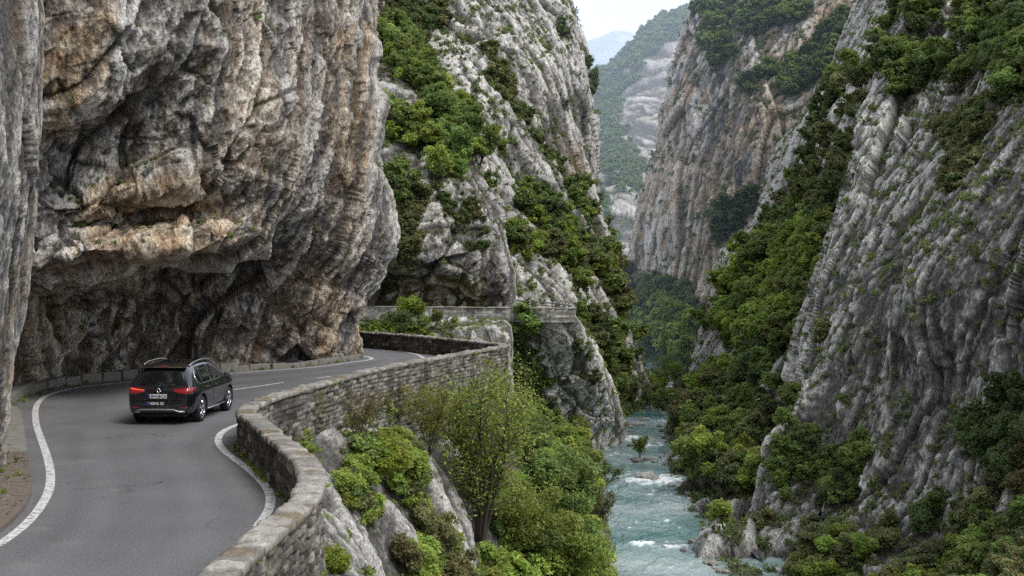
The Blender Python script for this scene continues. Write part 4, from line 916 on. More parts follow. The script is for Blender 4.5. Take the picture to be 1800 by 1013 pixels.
# ------------------------------------------------------------------ boulders
M_BOULD = attr_mat('boulder_rock', 6, 0.5, 0.85, 0.4, 0.3, 0.04)
def boulder_mesh(sx, sy, sz, seed, tone):
    bm = bmesh.new(); bmesh.ops.create_icosphere(bm, subdivisions=4, radius=1.0)
    p = np.array([v_.co[:] for v_ in bm.verts], np.float32); fc = np.array([[v_.index for v_ in f_.verts] for f_ in bm.faces]); bm.free()
    f1_, c_ = facet(p * 1.1 + seed * 3.1, seed); r_ = 1 + 0.22 * f1_ + 0.10 * fbm(p * 3 + seed, 3)
    q_ = p * r_[:, None] * np.array([sx, sy, sz])
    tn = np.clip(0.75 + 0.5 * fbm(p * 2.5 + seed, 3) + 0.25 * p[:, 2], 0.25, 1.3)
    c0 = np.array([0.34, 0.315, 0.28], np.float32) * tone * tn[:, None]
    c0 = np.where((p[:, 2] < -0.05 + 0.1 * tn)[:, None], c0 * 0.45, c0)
    return np_mesh('boulder', q_, fc, True, {'Col': c0})
BOULD = [(1138,838,21,9,1.0,'large pale flat boulder jutting from the right bank into the rapids'),
         (1152,843,10,6,.9,'lower slab leaning against the large pale boulder in the rapids'),
         (1078,772,16,7,1.15,'pale boulder at the water line under the grey rock face'),
         (1092,777,5,3,.6,'small dark rock in the water beside the pale boulder'),
         (1108,782,6,3.5,.7,'dark rock in midstream upstream of the little island'),
         (1150,782,7,4,.7,'round rock near the right bank upstream of the island'),
         (1121,808,15,4,.5,'flat dark rock carrying the small bush in midstream'),
         (1140,806,9,4,.8,'grey rock at the right end of the midstream island'),
         (1151,811,7,3,.8,'low pale stone between the island and the right bank'),
         (1127,955,6,4,.5,'left rock of the foaming weir at the bottom of the river'),
         (1166,962,7,3,.6,'rock in the middle of the foaming weir'),
         (1201,967,7,4,.5,'dark rock at the right end of the foaming weir'),
         (1218,952,9,6,.55,'dark wet boulder at the foot of the right bank bushes'),
         (1180,852,10,5,.9,'flat stone on the right bank just past the large pale boulder'),
         (1196,858,11,6,.95,'middle stone of the right bank below the wood'),
         (1212,866,11,6,.85,'stone on the right bank where the river widens'),
         (1222,893,8,6,.8,'brown stone half hidden by the right bank bushes'),
         (1122,745,10,4,1.0,'pale stone on the left bank below the wooded rib'),
         (1108,750,7,3,.9,'small stone at the left edge of the upstream rapids'),
         (1136,737,9,3.5,1.1,'light gravel stone at the inner bend of the river'),
         (1176,716,8,5,1.1,'pale boulder beside the far rapids'),
         (1168,707,6,4,1.2,'white rock among bushes beside the far rapids'),
         (1163,757,5,2.5,.6,'dark stone breaking the water at the upstream bend'),
         (1255,990,12,5,.8,'flat gravel stone at the bottom right bank'),
         (1272,1004,12,6,.75,'low brown stone in the shallows at the lower right bank'),
         (1040,938,9,7,.9,'grey boulder under the leafy trees of the near bank'),
         (1020,962,8,7,.85,'boulder at the water edge below the near bank trees')]
_rb = random.Random(3)
for (xa, ya), (xb, yb), n_, sd_ in (((1255,1000),(1222,905),9,'lower right'),((1216,880),(1165,800),10,'right'),((1165,790),(1168,745),5,'upper right'),((1050,990),(1058,930),5,'lower left'),((1068,783),(1135,735),8,'left')):
    for k in range(n_):
        t_ = (k + _rb.random()) / n_; BOULD.append((lerp(xa, xb, t_) + _rb.uniform(-9, 9), lerp(ya, yb, t_), _rb.uniform(3, 8) * (lerp(ya, yb, t_) - 480) / 400, _rb.uniform(2, 4.5) * (lerp(ya, yb, t_) - 480) / 400, _rb.uniform(.6, 1.15), f'small grey stone among the loose rocks along the {sd_} water edge'))
for i, (px, py, hw, hh, tone, lab) in enumerate(BOULD):
    p = G(px, py + hh * 0.6, WATER); k = p[1] / F
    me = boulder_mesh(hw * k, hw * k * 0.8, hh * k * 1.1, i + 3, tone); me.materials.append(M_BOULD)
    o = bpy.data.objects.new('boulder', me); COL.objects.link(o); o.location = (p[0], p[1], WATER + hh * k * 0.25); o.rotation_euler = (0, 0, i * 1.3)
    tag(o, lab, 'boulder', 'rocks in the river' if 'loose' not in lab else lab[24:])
# ------------------------------------------------------------------ the car
M_BODY = simple('black_paint', (0.006, 0.006, 0.008), 0.22, 0.0, 0.5, coat=1.0)
M_GLASS = simple('tinted_glass', (0.004, 0.005, 0.006), 0.04, 0.0, 0.6, coat=0.6)
M_TRIM = simple('dark_plastic', (0.018, 0.018, 0.019), 0.6)
M_CHROME = simple('bright_metal', (0.62, 0.63, 0.65), 0.22, 1.0)
M_SILV = simple('satin_silver', (0.42, 0.42, 0.43), 0.35, 0.7)
M_TYRE = simple('tyre_rubber', (0.014, 0.014, 0.015), 0.8, noise=0.2, nscale=30)
M_RED = simple('red_lens', (0.20, 0.008, 0.014), 0.12, coat=1.0, emit=(0.9, 0.03, 0.03, 0.06))
M_LIT = simple('lit_lamp', (0.9, 0.12, 0.05), 0.3, emit=(1.0, 0.13, 0.05, 1.6))
M_PLATE = simple('plate_white', (0.62, 0.63, 0.64), 0.4); M_BLUE = simple('plate_blue', (0.02, 0.06, 0.26), 0.4); M_CHAR = simple('plate_black', (0.02, 0.02, 0.02), 0.5)
CL = 4.67
def itp(y, tab): return float(np.interp(y, [t[0] for t in tab], [t[1] for t in tab]))
def sm(tab):                                            # smooth curve through a table, as a dense table
    q, s = spline(tab, 0.01); return [(a, b) for a, b in q]
TOP = sm([(0,0.93),(0.05,1.00),(0.12,1.09),(0.22,1.24),(0.40,1.50),(0.52,1.585),(0.75,1.64),(1.2,1.675),(1.9,1.685),(2.5,1.65),(2.95,1.56),(3.4,1.30),(3.68,1.12),(3.95,1.065),(4.3,1.0),(4.52,0.88),(4.62,0.74),(4.67,0.62)])
HW = sm([(0,0.74),(0.04,0.80),(0.12,0.855),(0.3,0.90),(0.7,0.92),(1.5,0.922),(2.6,0.922),(3.4,0.92),(3.9,0.91),(4.3,0.85),(4.5,0.76),(4.62,0.64),(4.67,0.55)])
def section(y):
    zt, w_ = itp(y, TOP), itp(y, HW); belt = min(1.06, zt - 0.03); zb = 0.26 if 0.25 < y < 4.4 else 0.33
    g = max(0.0, zt - 1.06); k = min(1, g / 0.5)                       # greenhouse
    wt = w_ * lerp(0.80, 0.70, k); 
    pts = [(0.0, zb), (w_ * 0.80, zb), (w_ * 0.965, zb + 0.07), (w_ * 0.985, 0.50), (w_ * 0.995, 0.66), (w_ * 1.0, 0.82), (w_ * 0.985, 0.93)]
    pts += [(w_ * 0.95, belt), (lerp(w_ * 0.93, lerp(w_ * 0.95, wt, 0.12), k), belt + 0.02 + g * 0.10), (lerp(w_ * 0.88, lerp(w_ * .93, wt, 0.62), k), belt + 0.02 + g * 0.60), (lerp(w_ * 0.78, wt * 0.97, k), zt - 0.045 * (0.3 + k)), (wt * 0.70, zt - 0.012), (wt * 0.35, zt - 0.002), (0.0, zt)]
    return [(x, min(z, zt - 0.001 * (13 - i))) if i < 13 else (x, z) for i, (x, z) in enumerate(pts)]
st = [0, 0.015, 0.04, 0.08, 0.13, 0.2, 0.28, 0.36, 0.44, 0.52, 0.62, 0.78, 1.0, 1.3, 1.6, 1.9, 2.2, 2.5, 2.75, 2.95, 3.15, 3.35, 3.55, 3.7, 3.85, 4.05, 4.25, 4.4, 4.5, 4.58, 4.63, 4.67]
secs = [section(y) for y in st]; npf = len(secs[0])
V = []
for y, sc in zip(st, secs):
    ring = [(x, y, z) for x, z in sc] + [(-x, y, z) for x, z in sc[-2:0:-1]]
    V += ring
rn = 2 * npf - 2; Fs = []
for i in range(len(st) - 1):
    for k in range(rn): Fs.append((i * rn + k, i * rn + (k + 1) % rn, (i + 1) * rn + (k + 1) % rn, (i + 1) * rn + k))
Fs.append(tuple(range(rn))); Fs.append(tuple((len(st) - 1) * rn + k for k in range(rn))[::-1])
me = bpy.data.meshes.new('body'); me.from_pydata(V, [], Fs); me.update()
bm = bmesh.new(); bm.from_mesh(me)
caps = [f for f in bm.faces if len(f.verts) > 4]
for f in caps:
    y = f.verts[0].co.y; r = bmesh.ops.inset_region(bm, faces=[f], thickness=0.10)
    bmesh.ops.poke(bm, faces=[f])
bmesh.ops.recalc_face_normals(bm, faces=bm.faces)
bm.to_mesh(me); bm.free()
body_o = link('body', me, None, [])
md = body_o.modifiers.new('s', 'SUBSURF'); md.levels = 2; md.render_levels = 2
R_T = 0.362; AX_R, AX_F = 0.93, 3.63
for y in (AX_R, AX_F):                                   # wheel arches
    mb = MB(); mb.lathe([(0.001, -1.2), (0.415, -1.2), (0.415, -0.60), (0.001, -0.60)], 'x', 40, (0, y, 0.385)); mb.lathe([(0.001, 0.60), (0.415, 0.60), (0.415, 1.2), (0.001, 1.2)], 'x', 40, (0, y, 0.385))
    cut = mb.build('cut', None); b_ = body_o.modifiers.new('b', 'BOOLEAN'); b_.object = cut; b_.operation = 'DIFFERENCE'; b_.solver = 'EXACT'
dg = bpy.context.evaluated_depsgraph_get(); dg.update()
me2 = bpy.data.meshes.new_from_object(body_o.evaluated_get(dg)); me2.name = 'body'
for o in [o for o in COL.objects if o.name.startswith('cut')]: bpy.data.objects.remove(o)
bpy.data.objects.remove(body_o)
for p_ in me2.polygons: p_.use_smooth = True
CAR_RZ = math.radians(-2.5)
car = empty('car')
tag(car, 'black five door SUV seen from behind, driving away under the overhang', 'car')
me2.materials.clear()
body = link('body', me2, car, [M_BODY])
bmesh_ = bmesh.new(); bmesh_.from_mesh(me2); bvh = BVHTree.FromBMesh(bmesh_); bmesh_.free()
def patch(name, low, up, axis, mat, parent=car, nu=14, nv=6, off=0.006, side=1):
    """a panel laid on the body between two edge curves; axis 'y' looks from behind (x,z), 'x' from the side (y,z)"""
    lo, _ = spline(low, 0.005); hi, _ = spline(up, 0.005)
    lo = lo[np.linspace(0, len(lo) - 1, nu).astype(int)]; hi = hi[np.linspace(0, len(hi) - 1, nu).astype(int)]
    V, ok = [], True
    for j in range(nv):
        for i in range(nu):
            a, z = lerp(lo[i], hi[i], j / (nv - 1))
            if axis == 'y': h = bvh.ray_cast(Vector((a, -3, z)), Vector((0, 1, 0)))
            else: h = bvh.ray_cast(Vector((3 * side, a, z)), Vector((-side, 0, 0)))
            if h[0] is None: h = (Vector((a, 0.1, z)) if axis == 'y' else Vector((0.85 * side, a, z)), Vector((0, -1, 0)) if axis == 'y' else Vector((side, 0, 0)))
            n = h[1]
            if (axis == 'y' and n.y > 0) or (axis == 'x' and n.x * side < 0): n = -n
            edge_ = i in (0, nu - 1) or j in (0, nv - 1)
            V.append(h[0] + n * (off if not edge_ else off * 0.2))
    mb = MB(); mb.add(V, [(j * nu + i, j * nu + i + 1, (j + 1) * nu + i + 1, (j + 1) * nu + i) for j in range(nv - 1) for i in range(nu - 1)])
    return mb.build(name, mat, parent, True)
# rear glass, spoiler, lamps
patch('rear_window', [(-.66,1.10),(-.4,1.075),(0,1.07),(.4,1.075),(.66,1.10)], [(-.54,1.50),(-.3,1.535),(0,1.545),(.3,1.535),(.54,1.50)], 'y', M_GLASS, nu=22, nv=10, off=0.008)
mb = MB()
for k in range(1): mb.add([(-.60,.40,1.565),(.60,.40,1.565),(.62,.62,1.62),(-.62,.62,1.62),(-.57,.33,1.545),(.57,.33,1.545),(.60,.42,1.53),(-.60,.42,1.53)], [(0,1,2,3),(4,5,1,0),(7,6,5,4),(3,2,6,7),(1,5,6,2),(0,3,7,4)])
mb.build('roof_spoiler', M_BODY, car, bevel=0.012)
patch('brake_light', [(-.17,1.553),(.17,1.553)], [(-.17,1.578),(.17,1.578)], 'y', M_RED, off=0.03, nu=8, nv=3)
for sd in (-1, 1):
    t_ = patch('tail_light', [(sd * .42,.905),(sd * .58,.865),(sd * .72,.855),(sd * .80,.87)], [(sd * .38,.955),(sd * .55,.985),(sd * .72,1.005),(sd * .815,1.015)], 'y', M_RED, nu=16, nv=6, off=0.02)
    # the lamp wraps round the corner of the body
    patch('lamp_wrap', [(0.05,.875),(0.2,.90),(0.36,.96)], [(0.05,1.035),(0.2,1.03),(0.38,1.0)], 'x', M_RED, t_, nu=10, nv=5, off=0.012, side=sd)
    patch('light_bar', [(sd * .42,.945),(sd * .60,.955),(sd * .78,.985)], [(sd * .42,.965),(sd * .60,.98),(sd * .78,1.01)], 'y', M_LIT if sd < 0 else M_RED, t_, nu=12, nv=3, off=0.03)
    patch('reflector', [(sd * .56,.47),(sd * .76,.475)], [(sd * .56,.495),(sd * .765,.50)], 'y', M_RED, nu=8, nv=3, off=0.012)
# bright strip above the bumper, bumper skid plate, dark lower bumper
patch('lower_bumper', [(-.72,.34),(0,.335),(.72,.34)], [(-.78,.50),(-.6,.44),(0,.42),(.6,.44),(.78,.50)], 'y', M_TRIM, nu=24, nv=5, off=0.012)
mb = MB(); mb.tube([(-.62,-.03,.36),(-.52,-.055,.405),(-.46,-.06,.43),(0,-.075,.438),(.42,-.06,.43),(.50,-.055,.395),(.56,-.04,.375),(.70,-.01,.375)], 0.021, 8); mb.build('bumper_trim', M_SILV, car, True)
for sd in (-1, 1):
    mb = MB(); mb.tube([(sd * .52,-.03,.352),(sd * .70,.0,.352)], 0.014, 8); mb.build('exhaust_trim', M_SILV, car, True)
mb = MB(); mb.box((0, -0.012, .70), (1.30, 0.03, 0.035), Matrix.Rotation(-0.5, 3, 'X')); mb.build('tailgate_ledge', M_BODY, car, bevel=0.008)
# plates: white upper one with a blue band and dark figures, dark lower one with pale figures
def glyphs(mb, txt, w_, h_, cx_, y, cz):
    seg = {'8': 'abcdefg', '4': 'bcfg', '3': 'abcdg', 'K': 'efgk', 'C': 'adef', 'N': 'efbcn', '-': 'g', '1': 'bc', '0': 'abcdef', '6': 'acdefg', 'H': 'bcefg', 'F': 'aefg', ' ': ''}
    n = len(txt); cw = w_ / n; t = cw * 0.2
    for i, ch in enumerate(txt):
        x0 = cx_ - w_ / 2 + cw * (i + 0.15); x1 = cx_ - w_ / 2 + cw * (i + 0.85); zb, zm, zt_ = cz - h_ / 2, cz, cz + h_ / 2
        for s_ in seg.get(ch, 'abcdef'):
            if s_ in 'adg': z = {'a': zt_, 'g': zm, 'd': zb}[s_]; mb.box(((x0 + x1) / 2, y, z), (x1 - x0, .004, t))
            elif s_ in 'bcef': x = x1 if s_ in 'bc' else x0; z = (zt_ + zm) / 2 if s_ in 'bf' else (zb + zm) / 2; mb.box((x, y, z), (t, .004, h_ / 2))
            else: mb.box(((x0 + x1) / 2, y, cz), (t, .004, h_ * 0.9), Matrix.Rotation(0.5 if s_ == 'k' else -0.5, 3, 'Y'))
pl = empty('license_plate'); pl.parent = car
mb = MB(); mb.box((-.02, -0.045, .795), (.50, .014, .112)); mb.build('plate_panel', M_PLATE, pl, bevel=.004); mb = MB(); mb.box((-.243, -0.053, .795), (.048, .006, .108)); mb.build('plate_band', M_BLUE, pl)
mb = MB(); glyphs(mb, '8443KCN', .41, .066, .01, -.055, .795); mb.build('plate_figures', M_CHAR, pl)
pl = empty('license_plate'); pl.parent = car; pl['label'] = 'dark lower plate with pale figures'
mb = MB(); mb.box((-.05, -0.052, .60), (.50, .014, .10)); mb.build('plate_panel', M_CHAR, pl, bevel=.004); mb = MB(); mb.box((-.275, -0.06, .60), (.045, .006, .096)); mb.build('plate_band', M_BLUE, pl)
mb = MB(); glyphs(mb, '4684610C', .40, .062, -.03, -.063, .60); mb.build('plate_figures', M_PLATE, pl)
# diamond badge
mb = MB()
for a, b_ in (((0, .075), (.052, 0)), ((.052, 0), (0, -.075)), ((0, -.075), (-.052, 0)), ((-.052, 0), (0, .075))): mb.tube([(a[0], -.015, .945 + a[1]), (b_[0], -.015, .945 + b_[1])], .014, 6)
mb.build('emblem', M_CHROME, car, True)
mb = MB(); mb.tube([(0.02, .03, 1.075), (.10, .045, 1.105), (.30, .05, 1.105), (.42, .05, 1.095)], .011, 6); mb.tube([(0.0, .0, 1.06), (.04, .03, 1.08)], .02, 6); mb.build('rear_wiper', M_TRIM, car, True)
mb = MB(); mb.tube([(0, 1.05, 1.66), (0, .88, 1.80)], [.022, .006], 6); mb.build('antenna', M_TRIM, car)
for sd in (-1, 1):
    mb = MB(); mb.tube([(sd * .63,.66,1.585),(sd * .635,.80,1.632),(sd * .635,1.1,1.672),(sd * .635,1.6,1.69),(sd * .63,2.1,1.683),(sd * .62,2.5,1.645),(sd * .61,2.66,1.59)], .018, 8); mb.build('roof_rail', M_SILV, car, True)
    patch('front_window', [(1.97,1.10),(2.6,1.105),(3.28,1.12)], [(1.97,1.53),(2.4,1.52),(2.80,1.43)], 'x', M_GLASS, nu=14, nv=7, off=.007, side=sd)
    patch('rear_door_window', [(1.10,1.10),(1.5,1.10),(1.90,1.10)], [(1.12,1.53),(1.5,1.54),(1.90,1.535)], 'x', M_GLASS, nu=12, nv=7, off=.007, side=sd)
    patch('quarter_window', [(0.66,1.17),(.8,1.105),(1.04,1.10)], [(0.70,1.36),(.86,1.50),(1.06,1.53)], 'x', M_GLASS, nu=10, nv=7, off=.007, side=sd)
    pts = []
    for y, z in [(1.1,1.565),(.88,1.535),(.72,1.44),(.62,1.30),(.60,1.16),(.74,1.075),(1.2,1.075),(1.9,1.075),(2.6,1.08),(3.3,1.095)]:
        h = bvh.ray_cast(Vector((3 * sd, y, z)), Vector((-sd, 0, 0))); pts.append(h[0] + Vector((sd * .004, 0, 0)) if h[0] else Vector((sd * .8, y, z)))
    mb = MB(); mb.tube(pts, .012, 6); mb.build('window_trim', M_CHROME, car, True)
    mb = MB(); mb.tube([(sd * .905,1.42,.315),(sd * .925,2.2,.32),(sd * .905,3.12,.325)], .022, 8); mb.build('sill_trim', M_SILV, car, True)
    for y in (AX_R, AX_F):                               # dark arch lining and lip
        mb = MB(); pts = [(sd * itp(y + .42 * math.cos(a), HW) * 0.985, y + .42 * math.cos(a), .385 + .42 * math.sin(a)) for a in np.linspace(-0.25, math.pi + .25, 22)]
        mb.tube(pts, .026, 6); mb.build('wheel_arch', M_TRIM, car, True)
    for y0, y1 in ((1.03, 1.12), (1.92, 2.02)): pass
    for y, lab in ((1.32, 'door_handle'), (2.20, 'door_handle')):
        mb = MB(); mb.tube([(sd * .925,y - .09,.955),(sd * .945,y - .05,.96),(sd * .945,y + .07,.965),(sd * .925,y + .1,.965)], .014, 6); mb.build(lab, M_BODY, car, True)
    mb = MB(); mb.tube([(sd * .87, 2.92, 1.08), (sd * .95, 2.90, 1.10)], .03, 6); mb.box((sd * 1.03, 2.90, 1.14), (.20, .10, .15), Matrix.Rotation(sd * .15, 3, 'Z'), .8); mb.build('side_mirror', M_BODY, car, True, bevel=.02)
    # door gaps
    for ys_ in ([(1.30,.42),(1.16,.62),(1.05,.86),(1.03,1.05)], [(1.96,.34),(1.94,.7),(1.945,1.06)], [(3.08,.34),(3.12,.7),(3.16,1.0),(3.2,1.08)]):
        pts = []
        for y, z in spline(ys_, .05)[0]:
            h = bvh.ray_cast(Vector((3 * sd, y, z)), Vector((-sd, 0, 0)))
            if h[0]: pts.append(h[0])
        mb = MB()
        if len(pts) > 1: mb.tube(pts, .0045, 4); mb.build('door_gap', M_CHAR, car)
def make_wheel(x, y, sd):
    wl = empty('wheel', (x, y, R_T)); wl.parent = car
    mb = MB(); mb.lathe([(.245,-.105),(.30,-.118),(.345,-.108),(R_T,-.075),(R_T,.075),(.345,.108),(.30,.118),(.245,.105)], 'x', 36); mb.build('tyre', M_TYRE, wl, True)
    mb = MB(); mb.lathe([(.25,.10),(.245,.06),(.232,.055),(.225,.09),(.25,.10)] if sd > 0 else [(.25,-.10),(.245,-.06),(.232,-.055),(.225,-.09),(.25,-.10)], 'x', 36)
    for k in range(5):
        a = k * 2 * math.pi / 5 + .3
        for da in (-.13, .13):
            mb.tube([(sd * .085, .03 * math.cos(a), .03 * math.sin(a)), (sd * .092, .13 * math.cos(a + da * .8), .13 * math.sin(a + da * .8)), (sd * .088, .236 * math.cos(a + da), .236 * math.sin(a + da))], [.03, .02, .022], 6)
    mb.lathe([(.001, sd * .10), (.05, sd * .098), (.055, sd * .07)], 'x', 20); mb.build('rim', M_CHROME, wl, True)
    mb = MB(); mb.lathe([(.001, sd * .03), (.235, sd * .03), (.24, sd * .02)], 'x', 28); mb.build('brake_disc', M_TRIM, wl, True)
for y in (AX_R, AX_F):
    for sd in (-1, 1): make_wheel(sd * .80, y, sd)
mb = MB(); mb.box((0, 2.3, .30), (1.30, 4.0, .22)); mb.build('underbody', M_TRIM, car, bevel=.03)
cR = Matrix.Rotation(CAR_RZ, 3, 'Z')
tgt = Vector((-9.35, 34.2, 0)); car.location = tgt - cR @ Vector((0, AX_R, 0)); car.rotation_euler = (0, 0, CAR_RZ); car.scale = (1, 1, 0.972)
# ------------------------------------------------------------------ vegetation
M_LEAF = leaf_mat('foliage'); M_BARK = simple('bark', (0.055, 0.045, 0.036), 0.9, noise=0.4, nscale=8)
HUE = {'D': (0.116, 0.162, 0.062), 'M': (0.175, 0.240, 0.070), 'B': (0.25, 0.325, 0.072), 'O': (0.18, 0.195, 0.085), 'Y': (0.235, 0.29, 0.045)}
HNAME = {'D': 'dark green', 'M': 'mid green', 'B': 'bright green', 'O': 'olive green', 'Y': 'yellow green'}
def leaf_quads(p, n, a, ratio, r):
    """diamond leaves around points p facing n"""
    k = len(p); u = unit(np.cross(n, r.normal(size=(k, 3)))); w_ = np.cross(n, u)
    a = a[:, None]; b = a * ratio
    bend = n * a * 0.18
    v = np.stack([p - u * a - bend, p + w_ * b, p + u * a - bend, p - w_ * b], 1).reshape(-1, 3)
    return v
def leaves_from_lobes(lobes, n, leaf, r, squash=0.8, up=0.5):
    c = np.array([l[0] for l in lobes]); rad = np.array([l[1] for l in lobes])
    i = r.choice(len(lobes), n, p=rad**2 / (rad**2).sum())
    d = r.normal(size=(n, 3)); d[:, 2] += 0.35; d = unit(d)
    p = c[i] + d * (rad[i] * (0.45 + 0.6 * np.sqrt(r.random(n)) + 0.5 * (r.random(n) > .88) * r.random(n)))[:, None] * np.array([1, 1, squash])
    nn = unit(d * 0.55 + np.array([0, 0, up]) + r.normal(size=(n, 3)) * 0.55)
    v = leaf_quads(p, nn, leaf * (0.55 + 0.8 * r.random(n)), 0.62, r)
    lt = 0.78 + 0.44 * r.random(len(lobes))
    t = (lt[i] * (0.72 + 0.56 * r.random(n)))[:, None] * (1 + 0.16 * r.normal(size=(n, 1)) * np.array([[1, 0.1, 0.4]]))
    return v, np.repeat(np.clip(t, 0.2, 2.0), 4, 0)
def tree_lobes(r, shrub):
    L_ = []
    n = int(r.integers(15, 24))
    for k in range(n):
        d = unit(r.normal(size=3)); q_ = r.random() ** 0.5
        if shrub: L_.append((np.array([0, 0, 0.42]) + d * np.array([.42, .42, .30]) * q_, r.uniform(.10, .21)))
        else: L_.append((np.array([0, 0, 0.60]) + d * np.array([.30, .30, .30]) * q_, r.uniform(.075, .16)))
    return L_
def quad_idx(nv): return np.arange(nv).reshape(-1, 4)
def trunk_mb(lobes, r, shrub=False):
    mb = MB(); top = 0.3 if shrub else 0.62; bx, by = r.uniform(-.05, .05, 2)
    mb.tube([(0, 0, -.12), (bx * .3, by * .3, .15), (bx, by, top * .6), (bx * 1.5, by * 1.3, top)], [.030, .024, .017, .007], 7)
    for c, rad in lobes[:6]:
        s_ = r.uniform(.35, .8) * top; mb.tube([(bx * s_, by * s_, s_), tuple(np.array([bx, by, s_]) * .4 + c * .6 - np.array([0, 0, .04])), tuple(c)], [.012, .008, .003], 5)
    return mb
PROTO = {}
for cls, shrub in (('tree', False), ('shrub', True)):
    for lod, (nl, leaf) in enumerate(((620, 0.062), (1900, 0.036), (5200, 0.021))):
        for k in range(5 if lod < 2 else 3):
            r = np.random.default_rng(100 + k + lod * 10 + (50 if shrub else 0)); lb = tree_lobes(r, shrub)
            v, t = leaves_from_lobes(lb, nl, leaf * (1.25 if shrub else 1.0), r)
            crown = np_mesh('crown', v, quad_idx(len(v)), False, {'Col': t}); crown.materials.append(M_LEAF)
            tm = trunk_mb(lb, r, shrub).mesh('trunk', True); tm.materials.append(M_BARK)
            PROTO[cls, lod, k] = (crown, tm, lb)
LODN = {0: 5, 1: 5, 2: 3}
# depth buffer of the rock, to leave out plants nobody can see
ZB = np.full((1100 // 3 + 60, 2000 // 3 + 60), 1e9, np.float32)
for s_ in SURF.values():
    x_, y_ = ((s_['px'].ravel() + 60) / 3).astype(int), ((s_['py'].ravel() + 60) / 3).astype(int)
    ok = (x_ >= 0) & (y_ >= 0) & (x_ < ZB.shape[1]) & (y_ < ZB.shape[0]); np.minimum.at(ZB, (y_[ok], x_[ok]), s_['pos'][..., 1].ravel()[ok])
def seen(px, py, d, slack):
    x_, y_ = int((px + 60) / 3), int((py + 60) / 3)
    if not (0 <= x_ < ZB.shape[1] and 0 <= y_ < ZB.shape[0]): return False
    return d <= ZB[y_, x_] + slack
plants = []                                              # (pixel size, class, zone key, hue, position, size, tilt normal)
for key, s_ in SURF.items():
    r = np.random.default_rng(hash(key) % 1000 if False else sum(map(ord, key)) * 7)
    pos, nn, px, py = s_['pos'].reshape(-1, 3), s_['n'].reshape(-1, 3), s_['px'].ravel(), s_['py'].ravel()
    base_ok = s_['front'].ravel() & (px > -40) & (px < 1840) & (py > -70) & (py < 1085)
    for vz, m_ in s_['vegs']:
        ok = np.nonzero(m_.ravel() & base_ok & (nn[:, 2] > -0.25) & (pos[:, 2] > (-15.7 if vz['zone'].startswith('foot of near') else -14.4)))[0]
        if len(ok) == 0: continue
        wgt = s_['area'].ravel()[ok] * np.clip(0.35 + nn[ok, 2], 0.1, 1.2); cand = r.choice(ok, min(len(ok), vz['n'] * 4), replace=False, p=wgt / wgt.sum())
        got = []; hues = vz['hue']
        for c in cand:
            if len(got) >= vz['n']: break
            u = r.random(); size = vz['size'][0] + (vz['size'][1] - vz['size'][0]) * u ** 1.6
            p = pos[c]
            if got:
                g_ = np.array([q_[0] for q_ in got]); 
                if (((g_ - p) ** 2).sum(1) < (0.30 * size) ** 2).any(): continue
            if not seen(px[c], py[c] - size * F / p[1] * .5, p[1], size * 0.9 + 0.02 * p[1]): continue
            # hues come in drifts
            hv = float(_perlin((p / (vz['size'][1] * 2.5)).astype(np.float32)[None])[0]) + r.uniform(-.35, .35)
            h_ = hues[int(np.clip((hv + .8) / 1.6, 0, .999) * len(hues))]
            got.append((p, 0)); plants.append((size * F / p[1], 'tree' if size >= 2.3 else 'shrub', vz, h_, p, size, nn[c]))
print('plants', len(plants))
hero_keep = []
plants.sort(key=lambda t: -t[0])
zone_box = {}
for t in plants:
    x_, y_ = proj(t[4]); zb_ = zone_box.setdefault(t[2]['zone'], [1e9, 1e9, -1e9, -1e9]); zb_[0] = min(zb_[0], x_); zb_[1] = min(zb_[1], y_); zb_[2] = max(zb_[2], x_); zb_[3] = max(zb_[3], y_)
def where(zone, x_, y_):
    z_ = zone_box[zone]; u, v_ = (x_ - z_[0]) / max(1, z_[2] - z_[0]), (y_ - z_[1]) / max(1, z_[3] - z_[1])
    vert = ['topmost', 'high', 'mid', 'low', 'lowest'][min(4, int(v_ * 5))]; hor = ['far left', 'left', 'middle', 'right', 'far right'][min(4, int(u * 5))]
    return f'{vert} {hor} in {zone}' if not zone.startswith(('wood', 'steep', 'bright')) else f'{vert} {hor} in the {zone}'
count = {'tree': 0, 'shrub': 0}; rest = {}
rp_ = np.random.default_rng(5); used_labels = {}
